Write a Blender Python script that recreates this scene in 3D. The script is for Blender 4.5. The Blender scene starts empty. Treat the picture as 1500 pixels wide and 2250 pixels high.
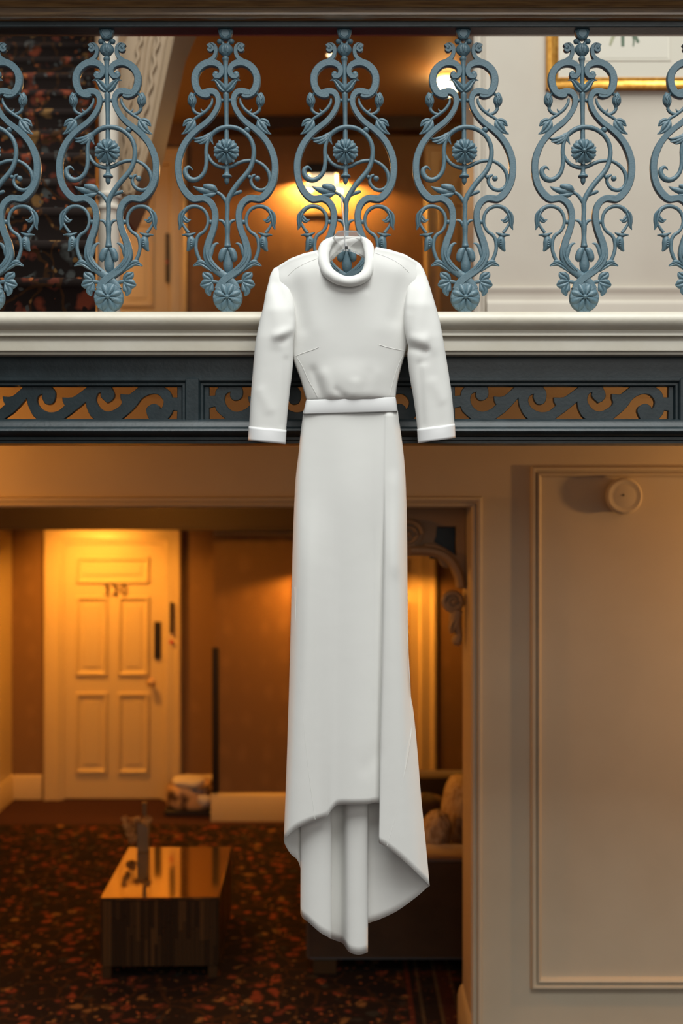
import bpy, math, random
from mathutils import Vector
random.seed(7)
SC = bpy.context.scene
COL = SC.collection
PI = math.pi

# ------------------------------------------------------------------ camera, world, lights, exposure
CAM_Y, CAM_Z, FPX = -3.0, 2.21, 2500.0          # lower hall floor is z = 0; balustrade plane is y = 0
cam_d = bpy.data.cameras.new('camera')
cam_d.sensor_width = 36.0
cam_d.lens = 40.0
cam_d.dof.use_dof = True
cam_d.dof.focus_distance = 2.9
cam_d.dof.aperture_fstop = 2.0
cam_d.clip_start = 0.05
cam = bpy.data.objects.new('camera', cam_d)
cam.location = (0, CAM_Y, CAM_Z)
cam.rotation_euler = (PI / 2, 0, 0)
COL.objects.link(cam)
SC.camera = cam

world = bpy.data.worlds.new('world')
SC.world = world
world.use_nodes = True
wb = world.node_tree.nodes['Background']
wb.inputs['Color'].default_value = (0.86, 0.95, 1.0, 1)
wb.inputs['Strength'].default_value = 0.13


def add_light(name, kind, loc, power, color, size=0.1, rot=None, size_y=None, spot=None, blend=0.5):
    ld = bpy.data.lights.new(name, kind)
    ld.energy = power
    ld.color = color
    if kind == 'AREA':
        ld.shape = 'RECTANGLE'
        ld.size = size
        ld.size_y = size_y or size
    else:
        ld.shadow_soft_size = size
    if kind == 'SPOT':
        ld.spot_size = math.radians(spot)
        ld.spot_blend = blend
    o = bpy.data.objects.new(name, ld)
    o.location = loc
    if rot:
        o.rotation_euler = rot
    COL.objects.link(o)
    return o


WARM = (1.0, 0.385, 0.048)
# glazed roof of the atrium, high above and in front of the balcony
add_light('skylight', 'AREA', (0.9, -5.2, 12.0), 1680, (0.98, 1.0, 0.97), 8.0, (math.radians(23), 0, 0), 9.0)
# unseen front fill, added to lift the skirt and the lower wall
add_light('front_fill', 'AREA', (2.5, -9.5, 5.2), 170, (1.0, 0.95, 0.88), 8.0, (math.radians(72), 0, 0), 4.0)
# lamps of the house, plus one added hall fill
add_light('alcove_downlight', 'SPOT', (-1.93, 5.06, 2.22), 92, WARM, 0.05, (math.radians(36), 0, math.radians(-12)), spot=125, blend=1.0)
add_light('hall_picture_lamp', 'SPOT', (-0.11, 5.00, 1.80), 48, WARM, 0.03, (0, 0, 0), spot=166, blend=0.25)
add_light('hall_lamp_right', 'SPOT', (0.36, 4.60, 1.85), 24, WARM, 0.03, (0, 0, 0), spot=164, blend=0.25)
add_light('hall_fill', 'POINT', (-1.5, 3.5, 2.45), 44, WARM, 0.10)  # added fill, no fixture: more orange light on hall door and carpet
add_light('balcony_lamp_left', 'POINT', (-2.3, 0.9, 2.30), 46, WARM, 0.08)
add_light('balcony_lamp_right', 'POINT', (2.6, 0.92, 2.14), 54, (1.0, 0.50, 0.15), 0.06)
add_light('upper_lamp_left', 'POINT', (-1.9, 4.6, 4.2), 15, WARM, 0.08)

SC.view_settings.view_transform = 'Standard'
SC.view_settings.look = 'None'
SC.view_settings.gamma = 1.0
SC.view_settings.exposure = 0.0
SC.view_settings.use_curve_mapping = False
SC.cycles.use_denoising = True
SC.cycles.max_bounces = 10
SC.cycles.transparent_max_bounces = 12
SC.cycles.sample_clamp_indirect = 6.0


def P(x, y, d):
    """the point seen at photo pixel (x, y) at distance d in front of the camera"""
    return ((x - 750) * d / FPX, d + CAM_Y, CAM_Z + (1125 - y) * d / FPX)


# ------------------------------------------------------------------ materials
def new_mat(name, color, rough=0.5, metal=0.0, spec=0.5, bump=None, **kw):
    m = bpy.data.materials.new(name)
    m.use_nodes = True
    nt = m.node_tree
    b = nt.nodes['Principled BSDF']
    b.inputs['Base Color'].default_value = (*color, 1)
    b.inputs['Roughness'].default_value = rough
    b.inputs['Metallic'].default_value = metal
    b.inputs['Specular IOR Level'].default_value = spec
    for k, v in kw.items():
        b.inputs[k.replace('_', ' ')].default_value = v
    if bump:
        scale, strength, dist = bump
        tc = nt.nodes.new('ShaderNodeTexCoord')
        n = nt.nodes.new('ShaderNodeTexNoise')
        n.inputs['Scale'].default_value = scale
        n.inputs['Detail'].default_value = 4
        bp = nt.nodes.new('ShaderNodeBump')
        bp.inputs['Strength'].default_value = strength
        bp.inputs['Distance'].default_value = dist
        nt.links.new(tc.outputs['Object'], n.inputs['Vector'])
        nt.links.new(n.outputs['Fac'], bp.inputs['Height'])
        nt.links.new(bp.outputs['Normal'], b.inputs['Normal'])
    return m


def vary(m, c1, c2, scale, detail=4, stretch=(1, 1, 1), lo=0.35, hi=0.65):
    """mix two pigments by noise"""
    nt = m.node_tree
    b = nt.nodes['Principled BSDF']
    tc = nt.nodes.new('ShaderNodeTexCoord')
    mp = nt.nodes.new('ShaderNodeMapping')
    mp.inputs['Scale'].default_value = stretch
    n = nt.nodes.new('ShaderNodeTexNoise')
    n.inputs['Scale'].default_value = scale
    n.inputs['Detail'].default_value = detail
    r = nt.nodes.new('ShaderNodeValToRGB')
    r.color_ramp.elements[0].position = lo
    r.color_ramp.elements[1].position = hi
    r.color_ramp.elements[0].color = (*c1, 1)
    r.color_ramp.elements[1].color = (*c2, 1)
    nt.links.new(tc.outputs['Object'], mp.inputs['Vector'])
    nt.links.new(mp.outputs['Vector'], n.inputs['Vector'])
    nt.links.new(n.outputs['Fac'], r.inputs['Fac'])
    nt.links.new(r.outputs['Color'], b.inputs['Base Color'])
    return m


M = {}
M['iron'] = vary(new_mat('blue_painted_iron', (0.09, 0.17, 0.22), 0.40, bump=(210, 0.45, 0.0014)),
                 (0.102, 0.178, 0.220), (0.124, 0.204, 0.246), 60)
M['beam'] = vary(new_mat('shade_darkened_blue_paint', (0.05, 0.09, 0.11), 0.38, bump=(120, 0.3, 0.0012)),
                 (0.014, 0.024, 0.028), (0.021, 0.034, 0.040), 20)  # baluster blue darkened: shade under the coping is put into the colour
M['coping'] = vary(new_mat('cream_gloss_paint', (0.62, 0.58, 0.49), 0.35, bump=(24, 0.35, 0.003)),
                   (0.63, 0.575, 0.465), (0.69, 0.645, 0.545), 6)
M['wood'] = vary(new_mat('varnished_oak', (0.16, 0.08, 0.03), 0.30, bump=(160, 0.15, 0.0006), Coat_Weight=1.0, Coat_Roughness=0.14, Coat_IOR=1.6),
                 (0.105, 0.050, 0.016), (0.20, 0.105, 0.034), 22, 6, (0.5, 9, 9))
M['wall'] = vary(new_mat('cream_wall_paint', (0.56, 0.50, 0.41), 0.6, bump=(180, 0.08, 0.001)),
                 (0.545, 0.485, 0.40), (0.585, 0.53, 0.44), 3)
M['wall_lamplit'] = vary(new_mat('lamplit_wall_paint', (0.54, 0.45, 0.33), 0.6, bump=(180, 0.08, 0.001)),
                     (0.525, 0.435, 0.315), (0.56, 0.47, 0.345), 3)  # cream wall colour with the lower storey's lamp warmth mixed in
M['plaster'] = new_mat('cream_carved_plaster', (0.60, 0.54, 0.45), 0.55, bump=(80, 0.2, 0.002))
M['doorpaint'] = new_mat('cream_door_paint', (0.66, 0.53, 0.29), 0.4)
M['skirting'] = new_mat('cream_skirting_paint', (0.62, 0.50, 0.28), 0.4)
M['bulkhead'] = new_mat('shade_darkened_bulkhead', (0.050, 0.032, 0.022), 0.6)  # near-black tone paints in the shade on the bulkheads
M['shaded_plaster'] = new_mat('warm_shaded_plaster', (0.36, 0.255, 0.155), 0.6, bump=(80, 0.2, 0.002))  # cream plaster toned down: dim, warm interior light is in the colour
M['brass'] = new_mat('polished_brass', (0.85, 0.56, 0.20), 0.35, 0.8)
M['darkmetal'] = new_mat('dark_bronze', (0.035, 0.028, 0.022), 0.4, 0.6)
M['steel'] = new_mat('bright_steel', (0.88, 0.88, 0.88), 0.25, 0.35)
M['red'] = new_mat('red_plastic', (0.5, 0.02, 0.02), 0.4)
M['gilt'] = vary(new_mat('gilt_moulding', (0.75, 0.42, 0.10), 0.28, 0.9, bump=(60, 0.2, 0.001)),
                 (0.60, 0.27, 0.045), (0.80, 0.42, 0.09), 40)
M['mat_card'] = new_mat('ivory_mount_card', (0.66, 0.62, 0.52), 0.8)
M['paper'] = new_mat('ivory_print_paper', (0.70, 0.66, 0.56), 0.8)
M['ink_green'] = new_mat('grey_green_print', (0.14, 0.19, 0.13), 0.8)
M['ink_pale'] = new_mat('pale_olive_print', (0.40, 0.40, 0.26), 0.8)
M['mirrorgold'] = new_mat('bronze_mirror_glass', (0.80, 0.62, 0.36), 0.06, 1.0)
M['alcovecarpet'] = vary(new_mat('plain_maroon_carpet', (0.06, 0.03, 0.03), 0.95, spec=0.1),
                         (0.05, 0.022, 0.022), (0.075, 0.036, 0.034), 60)
M['edgecarpet'] = new_mat('dark_red_carpet_edge', (0.10, 0.012, 0.015), 0.95, spec=0.1)
M['sofa'] = vary(new_mat('dark_brown_velvet', (0.045, 0.028, 0.018), 0.8, spec=0.2, Sheen_Weight=0.35, bump=(300, 0.15, 0.001)),
                 (0.040, 0.025, 0.016), (0.056, 0.034, 0.021), 7)
M['piping'] = new_mat('brown_velvet_top', (0.16, 0.09, 0.045), 0.75, Sheen_Weight=0.4)
M['fur'] = vary(new_mat('cream_long_fur', (0.55, 0.42, 0.28), 0.9, spec=0.1, bump=(45, 1.0, 0.02)),
                (0.30, 0.20, 0.12), (0.66, 0.54, 0.38), 22, 5, (3, 3, 0.8))
M['darkcushion'] = vary(new_mat('dark_patterned_velvet', (0.05, 0.025, 0.02), 0.8, bump=(40, 0.4, 0.004)),
                        (0.035, 0.018, 0.016), (0.20, 0.11, 0.05), 16, 3, lo=0.52, hi=0.66)
M['bag'] = vary(new_mat('printed_bag_plastic', (0.5, 0.3, 0.12), 0.35, bump=(18, 0.6, 0.01)),
                (0.10, 0.06, 0.04), (0.72, 0.46, 0.22), 9, 3, lo=0.42, hi=0.55)
M['towel'] = new_mat('white_towelling', (0.74, 0.68, 0.58), 0.9, bump=(60, 0.6, 0.006))
M['blackbase'] = new_mat('black_bag_base', (0.02, 0.015, 0.015), 0.6)
M['greyvase'] = new_mat('smoky_grey_glaze', (0.14, 0.105, 0.065), 0.3)
M['dried'] = vary(new_mat('dried_flower', (0.45, 0.28, 0.11), 0.8), (0.22, 0.12, 0.05), (0.55, 0.36, 0.15), 40)
M['stripdark'] = new_mat('dark_bronze_strip', (0.055, 0.032, 0.016), 0.35, 0.4)
M['stripmid'] = new_mat('brown_bronze_strip', (0.088, 0.050, 0.022), 0.35, 0.4)
M['striplight'] = new_mat('light_bronze_strip', (0.17, 0.095, 0.040), 0.3, 0.5)
M['lampglass'] = new_mat('opal_lamp_glass', (0.9, 0.8, 0.6), 0.3, Emission_Color=(1.0, 0.72, 0.36, 1), Emission_Strength=9.0)
M['lampspot'] = new_mat('lit_spot_lens', (0.9, 0.8, 0.6), 0.3, Emission_Color=(1.0, 0.72, 0.38, 1), Emission_Strength=6.0)
M['lampbox'] = new_mat('lit_lamp_diffuser', (0.9, 0.8, 0.6), 0.4, Emission_Color=(1.0, 0.74, 0.42, 1), Emission_Strength=1.15)
M['opal'] = new_mat('cream_lamp_shade', (0.8, 0.66, 0.42), 0.5)
M['picture'] = vary(new_mat('small_sepia_print', (0.62, 0.52, 0.34), 0.7), (0.22, 0.13, 0.06), (0.42, 0.30, 0.16), 14)
M['plastic'] = new_mat('clear_plastic', (0.96, 0.96, 0.96), 0.06, Transmission_Weight=0.92, IOR=1.46)
M['tag'] = new_mat('black_clip', (0.02, 0.02, 0.02), 0.4)
M['thread'] = new_mat('white_stitching', (0.84, 0.84, 0.82), 0.7)


def wallpaper():
    m = new_mat('brown_damask_wallpaper', (0.2, 0.12, 0.06), 0.6)
    nt = m.node_tree
    b = nt.nodes['Principled BSDF']
    g = nt.nodes.new('ShaderNodeNewGeometry')
    mp = nt.nodes.new('ShaderNodeMapping')
    mp.inputs['Scale'].default_value = (7, 7, 4.5)
    v = nt.nodes.new('ShaderNodeTexVoronoi')
    v.inputs['Scale'].default_value = 1.0
    v.inputs['Randomness'].default_value = 0.35
    n = nt.nodes.new('ShaderNodeTexNoise')
    n.inputs['Scale'].default_value = 9
    r = nt.nodes.new('ShaderNodeValToRGB')
    r.color_ramp.elements[0].position = 0.3
    r.color_ramp.elements[1].position = 0.62
    r.color_ramp.elements[0].color = (0.25, 0.142, 0.058, 1)
    r.color_ramp.elements[1].color = (0.215, 0.120, 0.048, 1)
    ma = nt.nodes.new('ShaderNodeMath')
    ma.operation = 'MULTIPLY_ADD'
    ma.inputs[1].default_value = 0.5
    nt.links.new(g.outputs['Position'], mp.inputs['Vector'])
    nt.links.new(mp.outputs['Vector'], v.inputs['Vector'])
    nt.links.new(g.outputs['Position'], n.inputs['Vector'])
    nt.links.new(n.outputs['Fac'], ma.inputs[0])
    nt.links.new(v.outputs['Distance'], ma.inputs[2])
    nt.links.new(ma.outputs['Value'], r.inputs['Fac'])
    nt.links.new(r.outputs['Color'], b.inputs['Base Color'])
    return m


def floral_carpet(name, pale, scale=14.0, border=False):
    """dark carpet woven with scattered flowers, leaves and thin vines"""
    m = new_mat(name, (0.03, 0.02, 0.02), 0.95, spec=0.08)
    nt = m.node_tree
    L = nt.links
    N = nt.nodes
    b = N['Principled BSDF']
    g = N.new('ShaderNodeNewGeometry')
    nz = N.new('ShaderNodeTexNoise')
    nz.inputs['Scale'].default_value = 9
    nz.inputs['Detail'].default_value = 3
    sub = N.new('ShaderNodeVectorMath')
    sub.operation = 'MULTIPLY_ADD'
    sub.inputs[1].default_value = (0.10, 0.10, 0.10)
    L.new(g.outputs['Position'], nz.inputs['Vector'])
    L.new(nz.outputs['Color'], sub.inputs[0])
    L.new(g.outputs['Position'], sub.inputs[2])

    def blobs(scale, stops, lo, hi, offs):
        ad = N.new('ShaderNodeVectorMath')
        ad.operation = 'ADD'
        ad.inputs[1].default_value = (offs, offs * 1.7, offs * 0.6)
        v = N.new('ShaderNodeTexVoronoi')
        v.inputs['Scale'].default_value = scale
        L.new(sub.outputs[0], ad.inputs[0])
        L.new(ad.outputs[0], v.inputs['Vector'])
        sx = N.new('ShaderNodeSeparateColor')
        L.new(v.outputs['Color'], sx.inputs[0])
        cr = N.new('ShaderNodeValToRGB')
        cr.color_ramp.interpolation = 'CONSTANT'
        els = cr.color_ramp.elements
        els[0].position, els[0].color = 0.0, (*stops[0][1], 1)
        els[1].position, els[1].color = stops[1][0], (*stops[1][1], 1)
        for p, c in stops[2:]:
            e = els.new(p)
            e.color = (*c, 1)
        L.new(sx.outputs[0], cr.inputs['Fac'])
        mr = N.new('ShaderNodeMapRange')
        mr.inputs['From Min'].default_value = hi
        mr.inputs['From Max'].default_value = lo
        L.new(v.outputs['Distance'], mr.inputs['Value'])
        return cr.outputs['Color'], mr.outputs['Result']

    base = (0.020, 0.014, 0.012)
    rust, orange, ochre = (0.20, 0.048, 0.024), (0.34, 0.10, 0.034), (0.22, 0.115, 0.04)
    rust2 = (0.13, 0.036, 0.022)
    SC_ = scale
    c1, f1 = blobs(SC_, [(0, base), (0.22, rust), (0.46, base), (0.60, pale), (0.74, rust2), (0.92, ochre)], 0.30, 0.46, 0.0)
    c2, f2 = blobs(SC_ * 2.4, [(0, base), (0.50, pale), (0.64, base), (0.78, orange), (0.90, ochre)], 0.22, 0.34, 3.1)
    v3 = N.new('ShaderNodeTexVoronoi')
    v3.feature = 'DISTANCE_TO_EDGE'
    v3.inputs['Scale'].default_value = 5.5
    L.new(sub.outputs[0], v3.inputs['Vector'])
    m3 = N.new('ShaderNodeMapRange')
    m3.inputs['From Min'].default_value = 0.035
    m3.inputs['From Max'].default_value = 0.015
    L.new(v3.outputs['Distance'], m3.inputs['Value'])

    def mix(a, bcol, fac):
        mx = N.new('ShaderNodeMix')
        mx.data_type = 'RGBA'
        if isinstance(a, tuple):
            mx.inputs[6].default_value = (*a, 1)
        else:
            L.new(a, mx.inputs[6])
        if isinstance(bcol, tuple):
            mx.inputs[7].default_value = (*bcol, 1)
        else:
            L.new(bcol, mx.inputs[7])
        L.new(fac, mx.inputs[0])
        return mx.outputs[2]
    out = mix(base, c1, f1)
    out = mix(out, (0.055, 0.026, 0.012), m3.outputs['Result'])
    out = mix(out, c2, f2)
    if border:
        sp = N.new('ShaderNodeSeparateXYZ')
        L.new(g.outputs['Position'], sp.inputs[0])
        mr = N.new('ShaderNodeMapRange')
        mr.inputs['From Min'].default_value = 0.30
        mr.inputs['From Max'].default_value = 0.58
        L.new(sp.outputs['X'], mr.inputs['Value'])
        cr = N.new('ShaderNodeValToRGB')
        cr.color_ramp.interpolation = 'CONSTANT'
        els = cr.color_ramp.elements
        st = [(0.0, (0.14, 0.03, 0.015)), (0.08, base), (0.18, (0.10, 0.07, 0.035)), (0.24, base), (0.48, (0.12, 0.08, 0.04)),
              (0.54, (0.07, 0.02, 0.015)), (0.74, (0.10, 0.06, 0.03)), (0.80, base)]
        els[0].position, els[0].color = st[0][0], (*st[0][1], 1)
        els[1].position, els[1].color = st[1][0], (*st[1][1], 1)
        for p, c in st[2:]:
            e = els.new(p)
            e.color = (*c, 1)
        L.new(mr.outputs['Result'], cr.inputs['Fac'])
        gt = N.new('ShaderNodeMath')
        gt.operation = 'GREATER_THAN'
        gt.inputs[1].default_value = 0.30
        L.new(sp.outputs['X'], gt.inputs[0])
        sc2 = N.new('ShaderNodeMath')
        sc2.operation = 'MULTIPLY'
        sc2.inputs[1].default_value = 0.6
        L.new(gt.outputs[0], sc2.inputs[0])
        out = mix(out, cr.outputs['Color'], sc2.outputs[0])
    L.new(out, b.inputs['Base Color'])
    return m


M['wallpaper'] = wallpaper()
M['carpet'] = floral_carpet('floral_hall_carpet', (0.035, 0.035, 0.028), border=True)
M['staircarpet'] = floral_carpet('floral_stair_carpet', (0.085, 0.088, 0.082), 15.0)


def fabric():
    m = new_mat('ivory_crepe', (0.80, 0.795, 0.765), 0.62, spec=0.3, Sheen_Weight=0.12)
    nt = m.node_tree
    b = nt.nodes['Principled BSDF']
    tc = nt.nodes.new('ShaderNodeTexCoord')
    n1 = nt.nodes.new('ShaderNodeTexNoise')
    n1.inputs['Scale'].default_value = 900
    n2 = nt.nodes.new('ShaderNodeTexNoise')
    n2.inputs['Scale'].default_value = 9
    n2.inputs['Detail'].default_value = 3
    b1 = nt.nodes.new('ShaderNodeBump')
    b1.inputs['Strength'].default_value = 0.12
    b1.inputs['Distance'].default_value = 0.0006
    b2 = nt.nodes.new('ShaderNodeBump')
    b2.inputs['Strength'].default_value = 0.10
    b2.inputs['Distance'].default_value = 0.010
    for n in (n1, n2):
        nt.links.new(tc.outputs['Object'], n.inputs['Vector'])
    nt.links.new(n1.outputs['Fac'], b1.inputs['Height'])
    nt.links.new(n2.outputs['Fac'], b2.inputs['Height'])
    nt.links.new(b2.outputs['Normal'], b1.inputs['Normal'])
    nt.links.new(b1.outputs['Normal'], b.inputs['Normal'])
    return m


M['crepe'] = fabric()
M['satin'] = new_mat('white_satin_band', (0.82, 0.82, 0.82), 0.45, spec=0.4, Sheen_Weight=0.1)


# ------------------------------------------------------------------ mesh helpers
def crom(pts, sub, closed=False):
    """Catmull-Rom through tuples of any length"""
    n = len(pts)
    out = []
    segs = n if closed else n - 1
    for i in range(segs):
        if closed:
            p0, p1, p2, p3 = pts[(i - 1) % n], pts[i], pts[(i + 1) % n], pts[(i + 2) % n]
        else:
            p0, p1, p2, p3 = pts[max(i - 1, 0)], pts[i], pts[i + 1], pts[min(i + 2, n - 1)]
        for k in range(sub):
            t = k / sub
            t2, t3 = t * t, t * t * t
            out.append(tuple(0.5 * (2 * b + (c - a) * t + (2 * a - 5 * b + 4 * c - d) * t2 + (3 * b - a - 3 * c + d) * t3)
                             for a, b, c, d in zip(p0, p1, p2, p3)))
    if not closed:
        out.append(tuple(pts[-1]))
    return out


def interp(tab, y):
    """piecewise-linear lookup in [(y, x), ...]"""
    if y <= tab[0][0]:
        return tab[0][1]
    for (a, b), (c, d) in zip(tab, tab[1:]):
        if y <= c:
            return b + (d - b) * (y - a) / (c - a)
    return tab[-1][1]


def sinterp(tab, y):
    """smooth (monotone-ish cubic) lookup in [(y, x), ...]"""
    n = len(tab)
    if y <= tab[0][0]:
        return tab[0][1]
    if y >= tab[-1][0]:
        return tab[-1][1]
    for i in range(n - 1):
        if y <= tab[i + 1][0]:
            break
    y0, x0 = tab[i]
    y1, x1 = tab[i + 1]
    h = y1 - y0
    m0 = (x1 - tab[i - 1][1]) / (y1 - tab[i - 1][0]) if i > 0 else (x1 - x0) / h
    m1 = (tab[i + 2][1] - x0) / (tab[i + 2][0] - y0) if i < n - 2 else (x1 - x0) / h
    t = (y - y0) / h
    t2, t3 = t * t, t * t * t
    return (2 * t3 - 3 * t2 + 1) * x0 + (t3 - 2 * t2 + t) * h * m0 + (-2 * t3 + 3 * t2) * x1 + (t3 - t2) * h * m1


ROUND = [(math.cos(2 * PI * k / 10), math.sin(2 * PI * k / 10)) for k in range(10)]
FLAT = [(1, .72), (.80, 1), (-.80, 1), (-1, .72), (-1, -.72), (-.80, -1), (.80, -1), (1, -.72)]
LEAF = [(1, 0), (.55, .85), (.22, .75), (0, .30), (-.22, .75), (-.55, .85), (-1, 0), (-.5, -.6), (.5, -.6)]


class G:
    def __init__(self):
        self.v, self.f = [], []

    def add(self, verts, faces):
        n = len(self.v)
        self.v += [tuple(p) for p in verts]
        self.f += [tuple(i + n for i in f) for f in faces]
        return self

    def box(self, x0, x1, y0, y1, z0, z1):
        return self.add([(x0, y0, z0), (x1, y0, z0), (x1, y1, z0), (x0, y1, z0),
                         (x0, y0, z1), (x1, y0, z1), (x1, y1, z1), (x0, y1, z1)],
                        [(0, 3, 2, 1), (4, 5, 6, 7), (0, 1, 5, 4), (1, 2, 6, 5), (2, 3, 7, 6), (3, 0, 4, 7)])

    def bbox(self, x0, x1, y0, y1, z0, z1, b=0.004):
        """box with bevelled vertical and front edges"""
        rings = []
        for z, i in ((z0, b), (z0 + b, 0), (z1 - b, 0), (z1, b)):
            rings.append([(x0 + i + b, y0 + i, z), (x1 - i - b, y0 + i, z), (x1 - i, y0 + i + b, z), (x1 - i, y1 - i - b, z),
                          (x1 - i - b, y1 - i, z), (x0 + i + b, y1 - i, z), (x0 + i, y1 - i - b, z), (x0 + i, y0 + i + b, z)])
        return self.rings(rings, cap=True)

    def rings(self, rings, closed=True, cap=False):
        n = len(rings[0])
        vs = [p for r in rings for p in r]
        fs = []
        for i in range(len(rings) - 1):
            for k in range(n if closed else n - 1):
                a, b = i * n + k, i * n + (k + 1) % n
                fs.append((a, b, b + n, a + n))
        if cap:
            fs.append(tuple(range(n - 1, -1, -1)))
            fs.append(tuple((len(rings) - 1) * n + k for k in range(n)))
        return self.add(vs, fs)

    def grid(self, rows):
        return self.rings(rows, closed=False)

    def tube(self, pts, r, n=8, sub=4, closed=False):
        """round tube through 3-D points; r number or list"""
        rs = r if isinstance(r, (list, tuple)) else [r] * len(pts)
        q = crom([(*p, a) for p, a in zip(pts, rs)], sub, closed)
        rings = []
        up = None
        m = len(q)
        for i in range(m):
            a = Vector(q[(i - 1) % m][:3] if closed else q[max(i - 1, 0)][:3])
            b = Vector(q[(i + 1) % m][:3] if closed else q[min(i + 1, m - 1)][:3])
            t = (b - a).normalized()
            if up is None:
                up = t.orthogonal().normalized()
            up = (up - t * up.dot(t))
            up = up.normalized() if up.length > 1e-6 else t.orthogonal().normalized()
            s = t.cross(up)
            c = Vector(q[i][:3])
            rings.append([tuple(c + (up * math.cos(2 * PI * k / n) + s * math.sin(2 * PI * k / n)) * max(q[i][3], 1e-5)) for k in range(n)])
        if closed:
            rings.append(rings[0])
            return self.rings(rings)
        return self.rings(rings, cap=True)

    def ribbon(self, pts, prof, yscale=None, yoff=0.0, sub=4, th=None, conv=None):
        """sweep a section along a planar path; pts = (x, z, half-width); th fixed half thickness or yscale * half-width"""
        q = crom(pts, sub)
        rings = []
        for i in range(len(q)):
            a, b = q[max(i - 1, 0)], q[min(i + 1, len(q) - 1)]
            tx, tz = b[0] - a[0], b[1] - a[1]
            l = math.hypot(tx, tz) or 1
            nx, nz = -tz / l, tx / l
            x, z, w = q[i]
            w = max(w, 1e-5)
            h = th if th is not None else w * yscale
            rings.append([(x + nx * w * u, yoff - h * v, z + nz * w * u) for u, v in prof])
        return self.rings(rings, cap=True)

    def lathe(self, prof, center=(0, 0, 0), axis='z', n=20):
        cx, cy, cz = center
        rings = []
        for r, h in prof:
            ring = []
            for k in range(n):
                a = 2 * PI * k / n
                if axis == 'z':
                    ring.append((cx + r * math.cos(a), cy + r * math.sin(a), cz + h))
                elif axis == 'y':      # h grows towards -y (the viewer)
                    ring.append((cx + r * math.cos(a), cy - h, cz + r * math.sin(a)))
                else:
                    ring.append((cx + h, cy + r * math.cos(a), cz + r * math.sin(a)))
            rings.append(ring)
        return self.rings(rings, cap=True)

    def ball(self, c, r, n=10, sy=1.0):
        prof = [(max(r * math.sin(PI * k / 6), 1e-5), -r * math.cos(PI * k / 6)) for k in range(7)]
        rings = []
        for rr, h in prof:
            rings.append([(c[0] + rr * math.cos(2 * PI * k / n), c[1] + sy * rr * math.sin(2 * PI * k / n), c[2] + h) for k in range(n)])
        return self.rings(rings, cap=True)

    def prism(self, poly, y0, y1):
        """polygon in (x, z) pushed from y0 to y1"""
        n = len(poly)
        vs = [(x, y0, z) for x, z in poly] + [(x, y1, z) for x, z in poly]
        fs = [tuple(range(n)), tuple(range(2 * n - 1, n - 1, -1))]
        fs += [(k, k + n, (k + 1) % n + n, (k + 1) % n) for k in range(n)]
        return self.add(vs, fs)

    def profx(self, prof, x0, x1):
        """(y, z) outline run along x"""
        return self.rings([[(x0, y, z) for y, z in prof], [(x1, y, z) for y, z in prof]], cap=True)

    def frame(self, x0, x1, z0, z1, prof, y, open_side=False):
        """mitred moulding on a wall facing -y; prof = (inset, proud)"""
        rings = [[(x0 + i, y - h, z0 + i), (x1 - i, y - h, z0 + i), (x1 - i, y - h, z1 - i), (x0 + i, y - h, z1 - i)] for i, h in prof]
        return self.rings(rings)

    def build(self, name, mat, parent=None, smooth=True, angle=38, loc=None):
        me = bpy.data.meshes.new(name)
        me.from_pydata(self.v, [], self.f)
        me.validate()
        me.update()
        return link(name, me, mat, parent, smooth, angle, loc)


def link(name, me, mat, parent=None, smooth=True, angle=38, loc=None):
    import bmesh
    bm = bmesh.new()
    bm.from_mesh(me)
    bmesh.ops.recalc_face_normals(bm, faces=bm.faces)
    bm.to_mesh(me)
    bm.free()
    if smooth:
        me.polygons.foreach_set('use_smooth', [True] * len(me.polygons))
        me.set_sharp_from_angle(angle=math.radians(angle))
    me.materials.clear()
    me.materials.append(mat)
    o = bpy.data.objects.new(name, me)
    COL.objects.link(o)
    if parent:
        o.parent = parent
    if loc:
        o.location = loc
    return o


def thing(name, label, cat, loc=(0, 0, 0), group=None):
    o = bpy.data.objects.new(name, None)
    COL.objects.link(o)
    o.location = loc
    o.empty_display_size = 0.05
    o['label'] = label
    o['category'] = cat
    if group:
        o['group'] = group
    return o


def tag(o, label, cat, group=None):
    o['label'] = label
    o['category'] = cat
    if group:
        o['group'] = group
    return o


def struct(o):
    o['kind'] = 'structure'
    return o


def plabel(o, text):
    o['label'] = text
    return o


def copy_tree(o, parent=None):
    c = o.copy()
    COL.objects.link(c)
    c.parent = parent
    for ch in [x for x in o.children]:
        copy_tree(ch, c)
    return c


def rel(root, pts):
    return [(p[0] - root[0], p[1] - root[1], p[2] - root[2]) for p in pts]


# ------------------------------------------------------------------ large structure
WY = 1.5                       # face of the arcade wall behind the balustrade
JX = 0.522                     # right jamb of its openings
SOF, UP = 2.66, 2.75           # underside and top of the upper floor
HEAD = 2.228                   # head of the lower opening
BY, AY = 5.15, 5.77            # hall back wall, alcove back wall

struct(G().box(-6, 6, -4.6, BY - 0.1, -0.2, 0).build('floor', M['carpet'], smooth=False))
struct(G().box(-6, 6, BY - 0.1, 7, -0.2, 0).build('floor', M['alcovecarpet'], smooth=False))
slab = struct(G().box(-6, 6, 0.10, 7, SOF, UP - 0.012).build('ceiling', M['wall_lamplit'], smooth=False))
uf = struct(G().box(-6, 6, 0.085, 7, UP - 0.012, UP).build('floor', M['edgecarpet'], smooth=False))

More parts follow.
